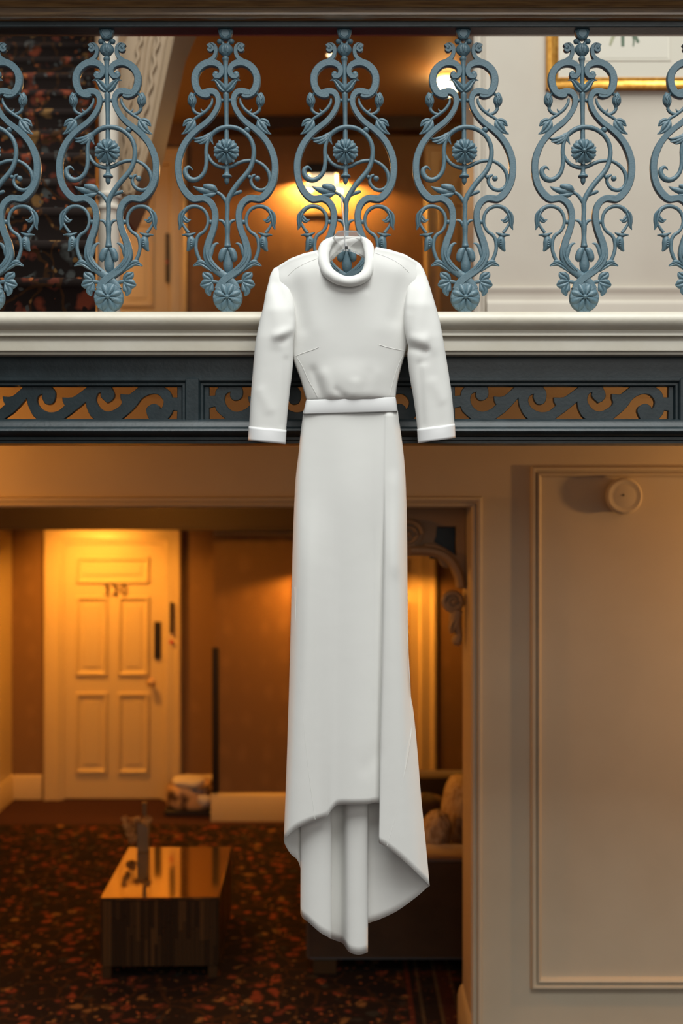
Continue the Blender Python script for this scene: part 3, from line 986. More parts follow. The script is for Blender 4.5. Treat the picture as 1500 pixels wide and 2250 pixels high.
def make_baluster():
    root = thing('iron_baluster', LABELS[0][0], 'baluster', (0, 0, 0), 'blue iron balusters of the balcony')
    iron = M['iron']
    TH = 0.0085

    def ribs(name, groups, mat=iron):
        g = G()
        for pts, prof, kw in groups:
            g.ribbon(L_(pts), prof, **kw)
        return g.build(name, mat, root, angle=48)
    for f in (lambda p: p, mir):
        yo = 0.0 if f is mir else -0.001
        left = f is mir
        low = BAND_S
        q = f(BAND_S)
        g = G().ribbon(L_(f(BAND_C)), FLAT, th=TH, sub=5)
        g.ball((bx_(f([(838, 580, 1)])[0][0]), -0.002, bz_(580)), 34 * K, 12, 0.8)
        g.ribbon(L_(q), FLAT, th=TH + (0.0007 if not left else -0.0009), sub=5, yoff=0.0)
        g.build('scroll_frame', iron, root, angle=48)
        g = G().ribbon(L_(f(NECK)), FLAT, th=TH * 0.8, sub=5).ribbon(L_(f(SCROLL_A)), FLAT, th=TH * 0.8, sub=5)
        g.ball((bx_(f([(895, 308, 1)])[0][0]), -0.001, bz_(308)), 26 * K, 10, 1.1)
        g.build('top_curl', iron, root, angle=48)
        g = G().ribbon(L_(f(SIDE_VINE)), ROUND, yscale=1, sub=5).ribbon(L_(f(BUD_STEM)), ROUND, yscale=1)
        g.ball((bx_(f([(912, 2097, 1)])[0][0]), 0, bz_(2097)), 24 * K)
        g.build('side_vine', iron, root)
        g = G().ribbon(L_(f([(a_, b_, c_ * 1.2) for a_, b_, c_ in SIDE_LEAF1])), LEAF, yscale=0.75, yoff=-0.003).ribbon(L_(f(SIDE_LEAF2)), LEAF, yscale=0.6, yoff=-0.002)
        g.build('curling_leaf', iron, root, angle=60)
        g = G().ribbon(L_(f(CUP)), ROUND, yscale=1.6, yoff=-0.001).ribbon(L_(f(CUPBODY)), ROUND, yscale=0.8, yoff=-0.001)
        cxb = f([(1112, 0, 1)])[0][0]
        for i in range(4):
            xq = 2 * axis(2300) - 1112 if left else 1112
            g.ball((bx_(xq), -0.0100, bz_(1547 + 740 + 22 * i)), 11 * K, 8)
        g.build('flower_bud', iron, root)
        g = G().ribbon(L_(f(STEM_UP)), ROUND, yscale=1).ribbon(L_(f(STEM_SIDE)), ROUND, yscale=1).ribbon(L_(f(THORN)), ROUND, yscale=1)
        g.build('upper_vine', iron, root)
        g = G().ribbon(L_(f(BUD_TOP)), ROUND, yscale=0.8)
        for s, ph in ((-18, 0.0), (6, 1.0)):
            pts = f([(1088 + s - 6, 795, 4), (1088 + s + 10, 830, 9), (1086 + s - 4, 862, 9), (1082 + s + 6, 895, 4)])
            g.ribbon(L_(pts), ROUND, yscale=1, yoff=-0.0085)
        xb = f([(1052, 778, 1)])[0][0]
        g.ball((bx_(xb), 0, bz_(778)), 18 * K)
        g.build('acorn_bud', iron, root)
        g = G().ribbon(L_(f(LEAF_A)), LEAF, yscale=0.55, yoff=-0.004).ribbon(L_(f(LEAF_B)), LEAF, yscale=0.55, yoff=-0.002)
        g.build('shoulder_leaf', iron, root, angle=60)
        g = G().ribbon(L_(f(LOW_LEAF)), LEAF, yscale=0.7, yoff=-0.004).ribbon(L_(f(LOW_LEAF2)), ROUND, yscale=0.8, yoff=-0.004)
        g.ribbon(L_(f(ACANTH)), ROUND, yscale=0.55, yoff=-0.003)
        g.ribbon(L_(f(FLUTE1)), ROUND, yscale=0.8, yoff=-0.0085).ribbon(L_(f(FLUTE2)), ROUND, yscale=0.8, yoff=-0.0085)
        g.build('acanthus_leaf', iron, root, angle=60)
        g = G().ribbon(L_(f(TRE_STEM)), ROUND, yscale=1)
        for tpts in (TRE1, TRE2, TRE3):
            g.ribbon(L_(f([(a_, b_, c_ * 1.3) for a_, b_, c_ in tpts])), LEAF, yscale=0.5, yoff=-0.001)
        g.build('trefoil_leaf', iron, root, angle=60)
        for pts in (FORKL,):
            G().ribbon(L_(f([(p[0], p[1], p[2]) for p in mir(pts)])), ROUND, yscale=1).build('fork', iron, root)
        # bracelet knob to the central rod
        xk = f([(778, 845, 1)])[0][0]
        G().ball((bx_(xk), 0, bz_(845)), 20 * K).build('knob', iron, root)
    ribs('main_vine', [(VINE1, ROUND, dict(yscale=1, yoff=-0.002, sub=5))])
    ribs('tendril', [(VINE2, ROUND, dict(yscale=1, yoff=0.002, sub=5))])
    for u_, v_, r_ in ((1056, 1650, 30), (975, 1635, 22), (955, 1150, 34)):
        G().ball((bx_(u_), -0.001, bz_(v_)), r_ * K).build('ball_tip', iron, root)
    ribs('vine_leaf', [(p_, ROUND, dict(yscale=0.8, yoff=-0.004)) for p_ in LEAF_F] + [(LEAF_L, LEAF, dict(yscale=0.35, yoff=-0.002)), (LEAF_L2, LEAF, dict(yscale=0.6, yoff=-0.004))])
    ribs('poppy_bud', [(LBR, ROUND, dict(yscale=1)), (BUD_L2, ROUND, dict(yscale=0.75, yoff=-0.001)), (BUD_L1, ROUND, dict(yscale=0.8, yoff=-0.005)),
                       (BUD_L3, ROUND, dict(yscale=0.8, yoff=-0.004))])
    ribs('stub', [(STUB, ROUND, dict(yscale=1))])
    # central rod, turned finial
    rod = [(727, 392, 16), (728, 405, 33), (728, 425, 35), (729, 445, 28), (730, 500, 25), (731, 600, 25), (733, 720, 22)]
    rod2 = [(733, 760, 14), (733, 772, 30), (734, 800, 32), (735, 860, 27), (737, 1000, 23), (738, 1150, 24), (739, 1300, 26), (740, 1450, 26), (741, 1560, 24), (741, 1590, 26),
            (741, 1606, 34), (741, 1618, 50), (741, 1632, 52), (741, 1640, 40), (741, 1648, 26), (741, 1660, 28), (741, 1685, 24), (741, 1700, 16), (741, 1712, 4)]
    ribs('centre_rod', [(rod, ROUND, dict(yscale=1, sub=3)), (rod2, ROUND, dict(yscale=1, sub=3, yoff=0.001))])
    c = [(733, 758, 14), (715, 742, 34), (688, 712, 40), (655, 668, 30), (622, 640, 17), (582, 646, 3)]
    cr_ = [(2 * 734 - p[0], p[1], p[2]) for p in c]
    ribs('tulip_calyx', [(c, LEAF, dict(yscale=0.7, yoff=-0.004)), (cr_, LEAF, dict(yscale=0.7, yoff=-0.004))])
    # hanging bud
    b0 = dn([(752, 830, 30), (752, 870, 46), (754, 930, 50), (755, 1000, 52), (756, 1050, 38), (757, 1088, 10)])
    bl = dn([(748, 828, 12), (715, 850, 34), (692, 895, 36), (685, 940, 30), (690, 966, 8)])
    brr = [(2 * 753 - p[0], p[1], p[2]) for p in bl]
    ribs('drop_bud', [(b0, ROUND, dict(yscale=0.6)), (bl, ROUND, dict(yscale=0.8, yoff=-0.006)), (brr, ROUND, dict(yscale=0.8, yoff=-0.006))])

    # rosettes
    def flower(cx, cz, R, petals, y0, h, name, spiky=0.2, sharp=1.0, back=0):
        g = G()
        nr, na = 9, petals * 10
        rows = []
        for i in range(nr + 1):
            p = i / nr
            ring = []
            for k in range(na):
                th = 2 * PI * k / na + PI / 2
                u = (k / na * petals) % 1.0
                tri = 1 - abs(2 * u - 1)            # 0 at gap, 1 at petal middle
                edge = R * (1 - spiky + spiky * tri ** sharp)
                rr = max(edge * p, 1e-5)
                prof = math.sin(PI * min(1, 0.18 + p * 0.86)) ** 0.7
                groove = 0.30 + 0.70 * (tri ** 0.6) - 0.22 * max(0, 1 - abs(u - 0.5) * 9) * min(1, p * 2) - 0.14 * max(0, 1 - abs(abs(u - 0.5) - 0.24) * 14)
                hh = h * (prof * groove + 0.06)
                ring.append((cx + rr * math.cos(th), y0 - hh, cz + rr * math.sin(th)))
            rows.append(ring)
        rows.append([(cx + (x - cx) * 0.97, y0 + 0.003, cz + (z - cz) * 0.97) for x, _, z in rows[-1]])
        rows.append([(cx + (x - cx) * 0.01, y0 + 0.004, cz + (z - cz) * 0.01) for x, _, z in rows[-1]])
        g.rings(rows)
        if back:
            rows = []
            for i in range(6):
                p = i / 5
                ring = []
                for k in range(na):
                    th = 2 * PI * k / na + PI / 2 + PI / petals
                    u = (k / na * petals) % 1.0
                    tri = 1 - abs(2 * u - 1)
                    rr = max(R * back * (1 - spiky * 1.3 + spiky * 1.3 * tri ** 0.8) * p, 1e-5)
                    ring.append((cx + rr * math.cos(th), y0 - h * 0.42 * (1 - 0.75 * p * p) * (0.5 + 0.5 * tri) + 0.0005, cz + rr * math.sin(th)))
                rows.append(ring)
            rows.append([(x, y0 + 0.003, z) for x, _, z in rows[-1]])
            g.rings(rows)
        g.ball((cx, y0 - h * 0.75, cz), R * 0.17, 12)
        return g.build(name, iron, root, angle=70)
    flower(bx_(740), bz_(1380), 132 * K, 10, -0.009, 0.011, 'rosette', 0.22, 0.55, 1.04)
    g = G()
    R = 152 * K
    g.lathe([(0.001, 0.009), (R * 0.80, 0.0095), (R * 0.94, 0.0080), (R, 0.004), (R, -0.006), (R * 0.9, -0.009), (0.001, -0.009)],
            (bx_(750), 0, bz_(2877)), 'y', 36)
    g.ribbon(L_(dn([(750, 1395, 118), (751, 1440, 88), (752, 1465, 62), (752, 1492, 52), (752, 1500, 52)])), FLAT, th=0.008, sub=3)
    g.build('base_boss', iron, root)
    flower(bx_(750), bz_(2877), 146 * K, 8, -0.0085, 0.009, 'base_rosette', 0.32, 0.8, 1.03)
    # top: bulb, little scrolls, disc and seat under the rail
    ribs('tulip_bulb', [([(729, 262, 30), (729, 280, 58), (729, 312, 74), (729, 345, 72), (729, 378, 46), (728, 396, 20)], ROUND, dict(yscale=0.55, sub=3))] +
         [([(729 + s * 8, 285, 5), (729 + s * 28, 320, 16), (729 + s * 24, 362, 8)], ROUND, dict(yscale=0.7, yoff=-0.0075)) for s in (-1, 1)] +
         [([(729, 280, 6), (729, 315, 20), (729, 350, 8)], ROUND, dict(yscale=0.6, yoff=-0.009))])
    g = G()
    for s in (-1, 1):
        g.ball((bx_(729 + s * 60), -0.001, bz_(240)), 30 * K, 10, 0.9)
        g.ribbon(L_([(729 + s * 30, 200, 16), (729 + s * 34, 235, 14), (729 + s * 24, 270, 20)]), ROUND, yscale=1)
    g.ribbon(L_([(729, 128, 78), (729, 150, 72), (729, 185, 62), (729, 208, 48)]), FLAT, th=0.008, sub=3)
    g.lathe([(0.001, 0.012), (40 * K, 0.012), (46 * K, 0.0105), (54 * K, 0.0125), (64 * K, 0.010), (66 * K, 0.004), (66 * K, -0.004), (0.001, -0.006)], (bx_(729), 0, bz_(166)), 'y', 24)
    g.build('top_boss', iron, root)
    return root


proto = make_baluster()
PITCH = 260.8
for i, (lab, k) in enumerate(LABELS):
    o = proto if i == 0 else copy_tree(proto)
    o.location = (xx(500.5 + PITCH * (k - 1)), 0.0, zz(690.5))
    o['label'] = lab

# ------------------------------------------------------------------ the dress (hangs in front of the balustrade)
D0 = 2.88


def gauss_line(x, y, a, b, w):
    """falloff around segment a-b"""
    ax, ay = a
    bx, by = b
    t = ((x - ax) * (bx - ax) + (y - ay) * (by - ay)) / ((bx - ax) ** 2 + (by - ay) ** 2)
    fade = 1.0
    if t < 0:
        fade = math.exp(-(t * 3) ** 2)
    elif t > 1:
        fade = math.exp(-((t - 1) * 3) ** 2)
    t = min(1, max(0, t))
    d = math.hypot(x - ax - t * (bx - ax), y - ay - t * (by - ay))
    return fade * math.exp(-(d / w) ** 2)


dress = thing('dress', 'long white high-neck dress with three-quarter sleeves hanging on a clear hanger from the balustrade', 'dress', P(760, 560, D0))
DR = tuple(dress.location)


def DP(x, y, dep):
    p = P(x, y, D0 + dep)
    return (p[0] - DR[0], p[1] - DR[1], p[2] - DR[2])


def solid(o, t=0.0016):
    md = o.modifiers.new('thickness', 'SOLIDIFY')
    md.thickness = t
    md.offset = 0
    return o


# skirt: vertical threads round the body, each (list of (y, x)), hem y, list of (y, depth)
def col(xs, hem, dep0, dep1, mid=None):
    ys = [905, 1050, 1250, 1450, 1650]
    tab = [(y, x) for y, x in zip(ys, xs) if x is not None] + [(hem[1], hem[0])]
    dt = [(905, dep0 * 0.72), (1080, dep0 * 0.92), (1250, mid if mid is not None else (dep0 + dep1) / 2), (hem[1], dep1)]
    return tab, hem[1], dt


RTAB = [(905, 873), (960, 881), (1000, 886), (1050, 890), (1150, 893), (1300, 894.5), (1450, 897), (1520, 900), (1560, 907), (1650, 916), (1750, 924), (1870, 936), (1946, 943)]
COLS = [
    ([(905, 667), (950, 661), (1000, 656), (1050, 650), (1150, 645), (1250, 642), (1450, 637), (1650, 631), (1849, 624)], 1849, [(905, 0.0), (1849, 0.0)]),
    col([671, 656, 648, 644, 637], (630, 1838), -0.016, -0.016),
    col([684, 667, 660, 657, 650], (648, 1822), -0.026, -0.026, -0.030),
    col([700, 686, 680, 676, 672], (675, 1809), -0.033, -0.032, -0.042),
    col([718, 706, 700, 697, 696], (700, 1801), -0.036, -0.028, -0.042),
    col([736, 724, 719, 717, 716], (717, 1794), -0.037, -0.030, -0.040),
    col([748, 738, 734, 731, 729], (727, 1780), -0.037, -0.032, -0.036),
    col([762, 754, 750, 747, 745], (742, 1768), -0.036, -0.030, -0.032),
    col([784, 780, 778, 776, 774], (776, 1767), -0.034, -0.028, -0.028),
    col([814, 812, 810, 808, 807], (808, 1766), -0.032, -0.026, -0.026),
    col([834, 832, 829, 827, 826], (828, 1763), -0.031, -0.022, -0.025),
    col([843, 841, 839, 838, 837], (842, 1775), -0.031, -0.014, -0.022),
    col([847, 845, 842, 839, 837], (837, 1830), -0.033, -0.034, -0.026),
    col([850, 847, 843, 840, 836], (832.5, 1850), -0.034, -0.044, -0.036),
    col([853, 852, 848, 846, 843], (838, 1855), -0.034, -0.047, -0.043),
    col([858, 862, 861, 862, 862], (853, 1864), -0.032, -0.047, -0.044),
    col([863, 874, 876, 880, 884], (884, 1888), -0.027, -0.042, -0.036),
    col([868, 883, 887, 891, 902], (917, 1919), -0.018, -0.026, -0.022),
    ([(a, b - 1.6) for a, b in RTAB[:-2]] + [(1870, 931), (1938, 936)], 1938, [(905, -0.006), (1300, -0.008), (1938, -0.008)]),
    (RTAB, 1946, [(905, 0.0), (1300, 0.0), (1946, 0.0)]),
    ([(a, b - 1.6) for a, b in RTAB[:-2]] + [(1870, 932), (1950, 937)], 1950, [(905, 0.005), (1300, 0.006), (1950, 0.006)]),
    col([869, 882, 886, 890, 905], (916, 1969), 0.012, 0.022),
    col([860, 868, 872, 876, 880], (872, 2001), 0.024, 0.042),
    col([850, 850, 848, 846, 842], (832, 2020), 0.030, 0.050),
    col([842, 832, 824, 818, 812], (812, 2027), 0.032, 0.052),
    col([836, 824, 816, 810, 806], (803, 2036), 0.033, 0.048),
    col([828, 820, 814, 810, 808], (807.5, 2086), 0.033, 0.030),
    col([820, 814, 810, 808, 806], (804, 2093), 0.034, 0.014),
    col([806, 800, 796, 792, 789], (787, 2097), 0.034, 0.006),
    col([790, 784, 780, 774, 769], (768, 2092), 0.034, 0.010),
    col([778, 772, 768, 763, 759], (758, 2079), 0.034, 0.026),
    col([766, 760, 758, 755, 752], (751, 2071), 0.034, 0.062),
    col([750, 744, 742, 740, 738], (737, 2066), 0.033, 0.075),
    col([738, 734, 732, 728, 724], (722, 2060), 0.032, 0.072),
    col([730, 728, 729, 728, 727], (727, 2063), 0.031, 0.036),
    col([724, 722, 724, 724, 724], (724, 2060), 0.030, 0.022),
    col([712, 708, 706, 706, 706], (704, 2049), 0.028, 0.012),
    col([700, 692, 686, 682, 681], (680, 2028), 0.026, 0.014),
    col([688, 674, 668, 665, 663], (661.5, 2011), 0.022, 0.026),
    col([680, 668, 664, 662, 662], (662, 1985), 0.018, 0.040),
    col([676, 664, 660, 659, 662], (664, 1930), 0.014, 0.048),
    col([672, 660, 654, 652, 654], (655, 1892), 0.010, 0.042),
    col([669, 655, 648, 643, 640], (638, 1875), 0.004, 0.024),
]
NR, SUBC = 64, 5
threads = []
for tab, hy, dt in COLS:
    th = []
    for i in range(NR + 1):
        y = 902 + (hy - 902) * i / NR
        th.append((sinterp(tab, y), y, sinterp(dt, y)))
    threads.append(th)
rows = []
for i in range(NR + 1):
    ring = crom([th[i] for th in threads], SUBC, closed=True)
    rows.append(ring)
NC = len(rows[0])


def skirt_pt(x, y, dep):
    if dep < 0.0:
        dep += 0.006 * math.sin(x * 0.045 + 1.0) * min(1, max(0, (y - 920) / 300)) * (1 if x < 820 else 0.2)
        dep -= 0.003 * gauss_line(x, y, (865, 1060), (868, 1250), 14)
        dep += 0.0015 * gauss_line(x, y, (800, 1690), (830, 1655), 16)
    return DP(x, y, dep)


g = G()
g.rings([[skirt_pt(*p) for p in r] for r in rows])
solid(g.build('skirt', M['crepe'], dress, angle=180))

# hem edge: a fine rolled edge following the bottom ring
hem = [skirt_pt(*p) for p in rows[-1]]
G().tube(hem, 0.0007, 6, 1, True).build('rolled_hem', M['crepe'], dress)


def front_dep(x, y):
    """depth of the front of the skirt at (x, y)"""
    best = -0.03
    bd = 1e9
    for r in (rows[min(range(0, NR + 1), key=lambda i: abs(sum(p[1] for p in rows[i][:NC // 4]) / (NC // 4) - y))],):
        for p in r[:18 * SUBC]:
            dd = abs(p[0] - x) + 0.2 * abs(p[1] - y)
            if dd < bd:
                bd, best = dd, p[2]
    return best


def seam(name, pts, lift=-0.0022, r=0.0007, fn=None, mat='thread'):
    q = crom(pts, 6)
    G().tube([DP(x, y, (fn or front_dep)(x, y) + lift) for x, y in q], r, 5, 1).build(name, M[mat], dress)


# princess seams of the skirt follow one thread of the surface, so they lie on the cloth
def thread_seam(name, table, r=0.0008, lift=0.0004, mat='crepe'):
    pts = []
    for y, x in table:
        # locate on the surface: nearest point of front rings
        best = None
        for i in range(NR + 1):
            for p in rows[i][:18 * SUBC + 1]:
                dd = (p[0] - x) ** 2 + (p[1] - y) ** 2
                if best is None or dd < best[0]:
                    best = (dd, p)
        pts.append((x, y, best[1][2]))
    pts = crom(pts, 4)
    G().tube([(a, b - lift, c) for a, b, c in [skirt_pt(*p) for p in pts]], r * 0.9, 5, 1).build(name, M[mat], dress)


thread_seam('skirt_seam', [(1290, 647), (1400, 651), (1500, 659), (1600, 668), (1700, 678), (1800, 692)])
thread_seam('skirt_seam', [(1290, 888), (1400, 874), (1600, 893)][:1] + [(1400, 880), (1550, 897)][:0] + [(1560, 903), (1640, 899), (1720, 884), (1800, 867), (1858, 850)])

# waistband
wb_rows = []
for y_, ex in ((876, -0.0008), (878, 0.0003), (892, 0.0006), (905, 0.0003), (907, -0.0008)):
    yl, yr = y_, y_ - 3
    xl, xr = interp([(876, 673), (908, 666)], y_), interp([(872, 868), (908, 873)], y_)
    ring = []
    for k in range(64):
        a = 2 * PI * k / 64
        u = 0.5 - 0.5 * math.cos(a)
        x = xl + (xr - xl) * u
        dep = -math.copysign(abs(math.sin(a)) ** 0.35, math.sin(a)) * (0.0325 + ex)
        ring.append(DP(x + (-ex if u < 0.5 else ex) * 300, y_ - 6 * u + 3, dep))
    wb_rows.append(ring)
solid(plabel(G().rings(wb_rows).build('waistband', M['satin'], dress, angle=180), 'smooth white satin waistband'))

# bodice front and back
XL = [(560, 600), (604, 600), (640, 611), (700, 627), (760, 640), (784, 643), (836, 661), (860, 668), (880, 674)]
XR = [(560, 927), (587, 927), (640, 915), (700, 903), (760, 893), (777, 889), (817, 878), (850, 871), (880, 868)]
TOPF = [(600, 604), (604, 592), (610, 586), (638, 568), (667, 557), (697, 550), (701, 572), (712, 596), (728, 612), (748, 618), (776, 618), (796, 611), (812, 594), (820, 568), (823, 542), (857, 549), (889, 559), (912, 573), (922, 580), (927, 588)]
TOPB = [(600, 604), (604, 592), (610, 586), (638, 568), (667, 557), (697, 550), (823, 542), (857, 549), (889, 559), (912, 573), (922, 580), (927, 588)]


def bod_dep(x, y, u):
    s = max(0.0, math.sin(PI * min(1, max(0, u))))
    top = 0.018 * math.exp(-((y - interp(TOPB, x)) / 26.0) ** 2)
    bust = 0.005 * (math.exp(-((x - 700) / 45) ** 2 - ((y - 755) / 70) ** 2) + math.exp(-((x - 835) / 45) ** 2 - ((y - 745) / 70) ** 2))
    dep = -0.012 - 0.030 * s ** 0.6 - bust + top
    # blousing over the waistband
    k = max(0, (y - 780) / 95)
    dep -= 0.003 * math.sin(PI * min(1, k)) ** 2 * s
    if y > 862:
        dep += 0.012 * ((y - 862) / 18) ** 2 * s
    dep += 0.004 * gauss_line(x, y, (688, 815), (706, 868), 10)
    dep -= 0.003 * gauss_line(x, y, (712, 822), (728, 868), 13)
    dep += 0.0012 * gauss_line(x, y, (812, 820), (798, 868), 14)
    dep -= 0.002 * gauss_line(x, y, (780, 840), (778, 868), 13)
    dep += 0.003 * gauss_line(x, y, (738, 858), (758, 872), 8)
    dep -= 0.001 * gauss_line(x, y, (826, 820), (812, 868), 14)
    dep += 0.0035 * gauss_line(x, y, (725, 632), (806, 632), 10)
    dep += 0.003 * gauss_line(x, y, (640, 600), (665, 720), 18)
    dep -= 0.0015 * gauss_line(x, y, (665, 590), (690, 720), 22)
    dep += 0.003 * gauss_line(x, y, (893, 600), (868, 700), 18)
    dep -= 0.0015 * gauss_line(x, y, (868, 600), (842, 720), 22)
    return dep


def bod_grid(top, us, depf, n=46):
    rws = []
    for u in us:
        x0 = 600 + 327 * u
        yt = interp(top, x0)
        c = []
        for i in range(n + 1):
            y = yt + (880 - 5 * u - yt) * i / n
            xl, xr = sinterp(XL, y), sinterp(XR, y)
            x = xl + (xr - xl) * u
            c.append(DP(x, y, depf(x, y, u)))
        rws.append(c)
    return rws


US = [i / 90 for i in range(91)]
solid(G().grid(bod_grid(TOPF, US, bod_dep)).build('bodice', M['crepe'], dress, angle=180))


def back_dep(x, y, u):
    s = max(0.0, math.sin(PI * u))
    return -0.012 + 0.034 * s ** 0.6 + 0.004 * math.exp(-((y - interp(TOPB, x)) / 26.0) ** 2)


for us in ([i / 90 for i in range(0, 29)], [i / 90 for i in range(65, 91)]):
    solid(G().grid(bod_grid(TOPB, us, back_dep, 30)).build('back_panel', M['crepe'], dress, angle=180))


def bseam(pts):
    q = crom([(x, y) for x, y in pts], 5)
    out = []
    for x, y in q:
        xl, xr = sinterp(XL, y), sinterp(XR, y)
        out.append(DP(x, y, bod_dep(x, y, (x - xl) / (xr - xl)) - 0.0012))
    G().tube(out, 0.0006, 5, 1).build('bodice_seam', M['crepe'], dress)


bseam([(650, 782), (668, 775), (686, 769), (700, 763)])
bseam([(831, 757), (850, 763), (868, 767), (888, 771)])
bseam([(697, 568), (672, 578), (650, 590), (632, 606)])
bseam([(824, 556), (852, 566), (878, 580), (898, 598)])
bseam([(652, 785), (664, 805), (676, 832), (690, 858), (698, 874)])
bseam([(884, 783), (874, 805), (866, 830), (856, 868)])

# sleeves
LS = [(588, 604, 612), (595, 599, 619), (605, 594, 626), (622, 590, 635), (645, 584, 641), (673, 579, 646.5), (700, 572, 648.5), (722, 567.5, 648), (740, 564, 645), (760, 561, 643.5),
      (790, 558, 643), (817, 556, 641), (860, 552.5, 635.5), (898, 550, 631.5), (925, 548.5, 629), (942, 547.6, 627.5)]
RS = [(577, 912, 919), (584, 908, 924.5), (592, 903, 929.5), (605, 899, 935), (622, 895.5, 941), (650, 891.5, 949.5), (675, 889, 957), (705, 888, 965), (725, 889.5, 969), (745, 893, 972.5), (762, 897, 975.5),
      (778, 895.5, 978), (800, 897, 981.5), (830, 901, 986), (865, 907.5, 991), (900, 913, 994.5), (925, 916, 996.5), (938, 917.5, 997.5)]


def sleeve_folds(x, y, left):
    d = 0
    if left:
        d += 0.003 * gauss_line(x, y, (606, 625), (640, 695), 10)
        d -= 0.003 * gauss_line(x, y, (596, 650), (618, 730), 15)
        d += 0.004 * gauss_line(x, y, (640, 738), (618, 750), 9)
        d -= 0.006 * gauss_line(x, y, (640, 726), (606, 738), 10)
        d += 0.003 * gauss_line(x, y, (629, 790), (622, 930), 7)
        d += 0.003 * gauss_line(x, y, (606, 775), (588, 935), 18)
        d -= 0.002 * gauss_line(x, y, (572, 860), (592, 900), 12)
    else:
        d += 0.003 * gauss_line(x, y, (916, 605), (897, 678), 10)
        d -= 0.003 * gauss_line(x, y, (934, 640), (914, 720), 15)
        d += 0.006 * gauss_line(x, y, (903, 764), (936, 770), 8)
        d -= 0.007 * gauss_line(x, y, (904, 744), (932, 750), 14)
        d += 0.004 * gauss_line(x, y, (935, 772), (931, 796), 8)
        d += 0.003 * gauss_line(x, y, (921, 800), (929, 930), 7)
        d += 0.003 * gauss_line(x, y, (948, 790), (966, 930), 18)
        d -= 0.002 * gauss_line(x, y, (950, 840), (972, 880), 12)
    return d


def sleeve(tab, left, y0, y1, n, grow=0.0, dep_c=-0.016):
    ta = [(y, a) for y, a, b in tab]
    tb = [(y, b) for y, a, b in tab]
    rws = []
    for i in range(n + 1):
        y = y0 + (y1 - y0) * i / n
        a, b = sinterp(ta, y) - grow, sinterp(tb, y) + grow
        wdt = b - a
        hd = min(0.030, 0.5 * wdt / 868) * (0.30 + 0.70 * min(1, (y - tab[0][0]) / 90.0)) + grow / 868
        tilt = (4 if left else -6) * min(1, max(0, (y - 800) / 140))
        ring = []
        for k in range(48):
            an = 2 * PI * k / 48
            c, s = math.cos(an), math.sin(an)
            x = (a + b) / 2 + wdt / 2 * math.copysign(abs(c) ** 0.9, c)
            dep = dep_c + 0.016 * max(0, 1 - (y - tab[0][0]) / 95.0) - hd * math.copysign(abs(s) ** 0.75, s) - (0.016 * min(1, max(0, (y - 620) / 120)))
            if s > 0:
                dep += sleeve_folds(x, y, left) * s
            ring.append(DP(x, y + tilt * c, dep))
        rws.append(ring)
    return rws


for tab, left in ((LS, True), (RS, False)):
    y1 = tab[-1][0]
    sl = solid(G().rings(sleeve(tab, left, tab[0][0], y1 + 6, 70)).build('sleeve', M['crepe'], dress, angle=180))
    ext = tab + [(y1 + 34, tab[-1][1] - (1.5 if left else -2), tab[-1][2] - (2 if left else -1.5))]
    cf = solid(plabel(G().rings(sleeve(ext, left, y1 - 1, y1 + 30, 6, 0.9)).build('cuff', M['satin'], sl, angle=180), 'smooth white satin cuff'))

# rolled collar: a soft tube, thin behind and thick in front
CR = [(731, 527, 7, 0.030), (716, 540, 13, 0.010), (710, 560, 13, -0.014), (712, 580, 13, -0.030), (721, 598, 13, -0.042), (738, 611, 12.5, -0.048), (760, 618, 11.5, -0.050),
      (783, 616, 12, -0.048), (802, 605, 12.5, -0.042), (811, 585, 12, -0.030), (812, 560, 11.5, -0.014), (808, 540, 11, 0.010), (797, 527, 7, 0.030), (780, 523, 3, 0.046), (763, 522, 2.5, 0.05), (746, 523, 3, 0.046)]
q = crom(CR, 5, True)
rws = []
m = len(q)
for i in range(m):
    a, b = q[(i - 1) % m], q[(i + 1) % m]
    tx, ty = b[0] - a[0], b[1] - a[1]
    l = math.hypot(tx, ty)
    nx_, ny_ = -ty / l, tx / l
    x, y, r, dep = q[i]
    ring = []
    for k in range(14):
        an = 2 * PI * k / 14
        wob = 1 + 0.06 * math.sin(i * 0.9) * math.sin(an)
        ring.append(DP(x + nx_ * r * math.cos(an) * wob, y + ny_ * r * math.cos(an) * wob, dep + r / 868 * 1.15 * math.sin(an)))
    rws.append(ring)
rws.append(rws[0])
plabel(G().rings(rws).build('collar', M['crepe'], dress, angle=180), 'soft rolled funnel collar')
# collar stand: cloth from the roll down to the neckline at sides, and the inside of the back neck
rws = []
for i in range(25):
    u = i / 24
    xt = 722 + (799 - 722) * u
    yt = 526 - 4 * math.sin(PI * u)
    xb = 719 + (803 - 719) * u
    yb = interp([(0, 582), (0.2, 566), (0.42, 549), (0.5, 546), (0.58, 549), (0.8, 560), (1.0, 566)], u)
    dm = 0.020 + 0.030 * math.sin(PI * u) ** 0.7
    rws.append([DP(xt + (xb - xt) * v, yt + (yb - yt) * v, dm + 0.004 * math.sin(v * 5 + u * 6) * math.sin(PI * v)) for v in [j / 10 for j in range(11)]])
solid(G().grid(rws).build('back_neck', M['crepe'], dress, angle=180))

# ------------------------------------------------------------------ hanger
DH_ = 2.905
hg = thing('coat_hanger', 'clear plastic hanger with a steel hook inside the dress collar, hooked on the baluster', 'hanger', P(757, 512, DH_))
HR = tuple(hg.location)


def HP(x, y, dep=0.0):
    p = P(x, y, DH_ + dep)
    return (p[0] - HR[0], p[1] - HR[1], p[2] - HR[2])


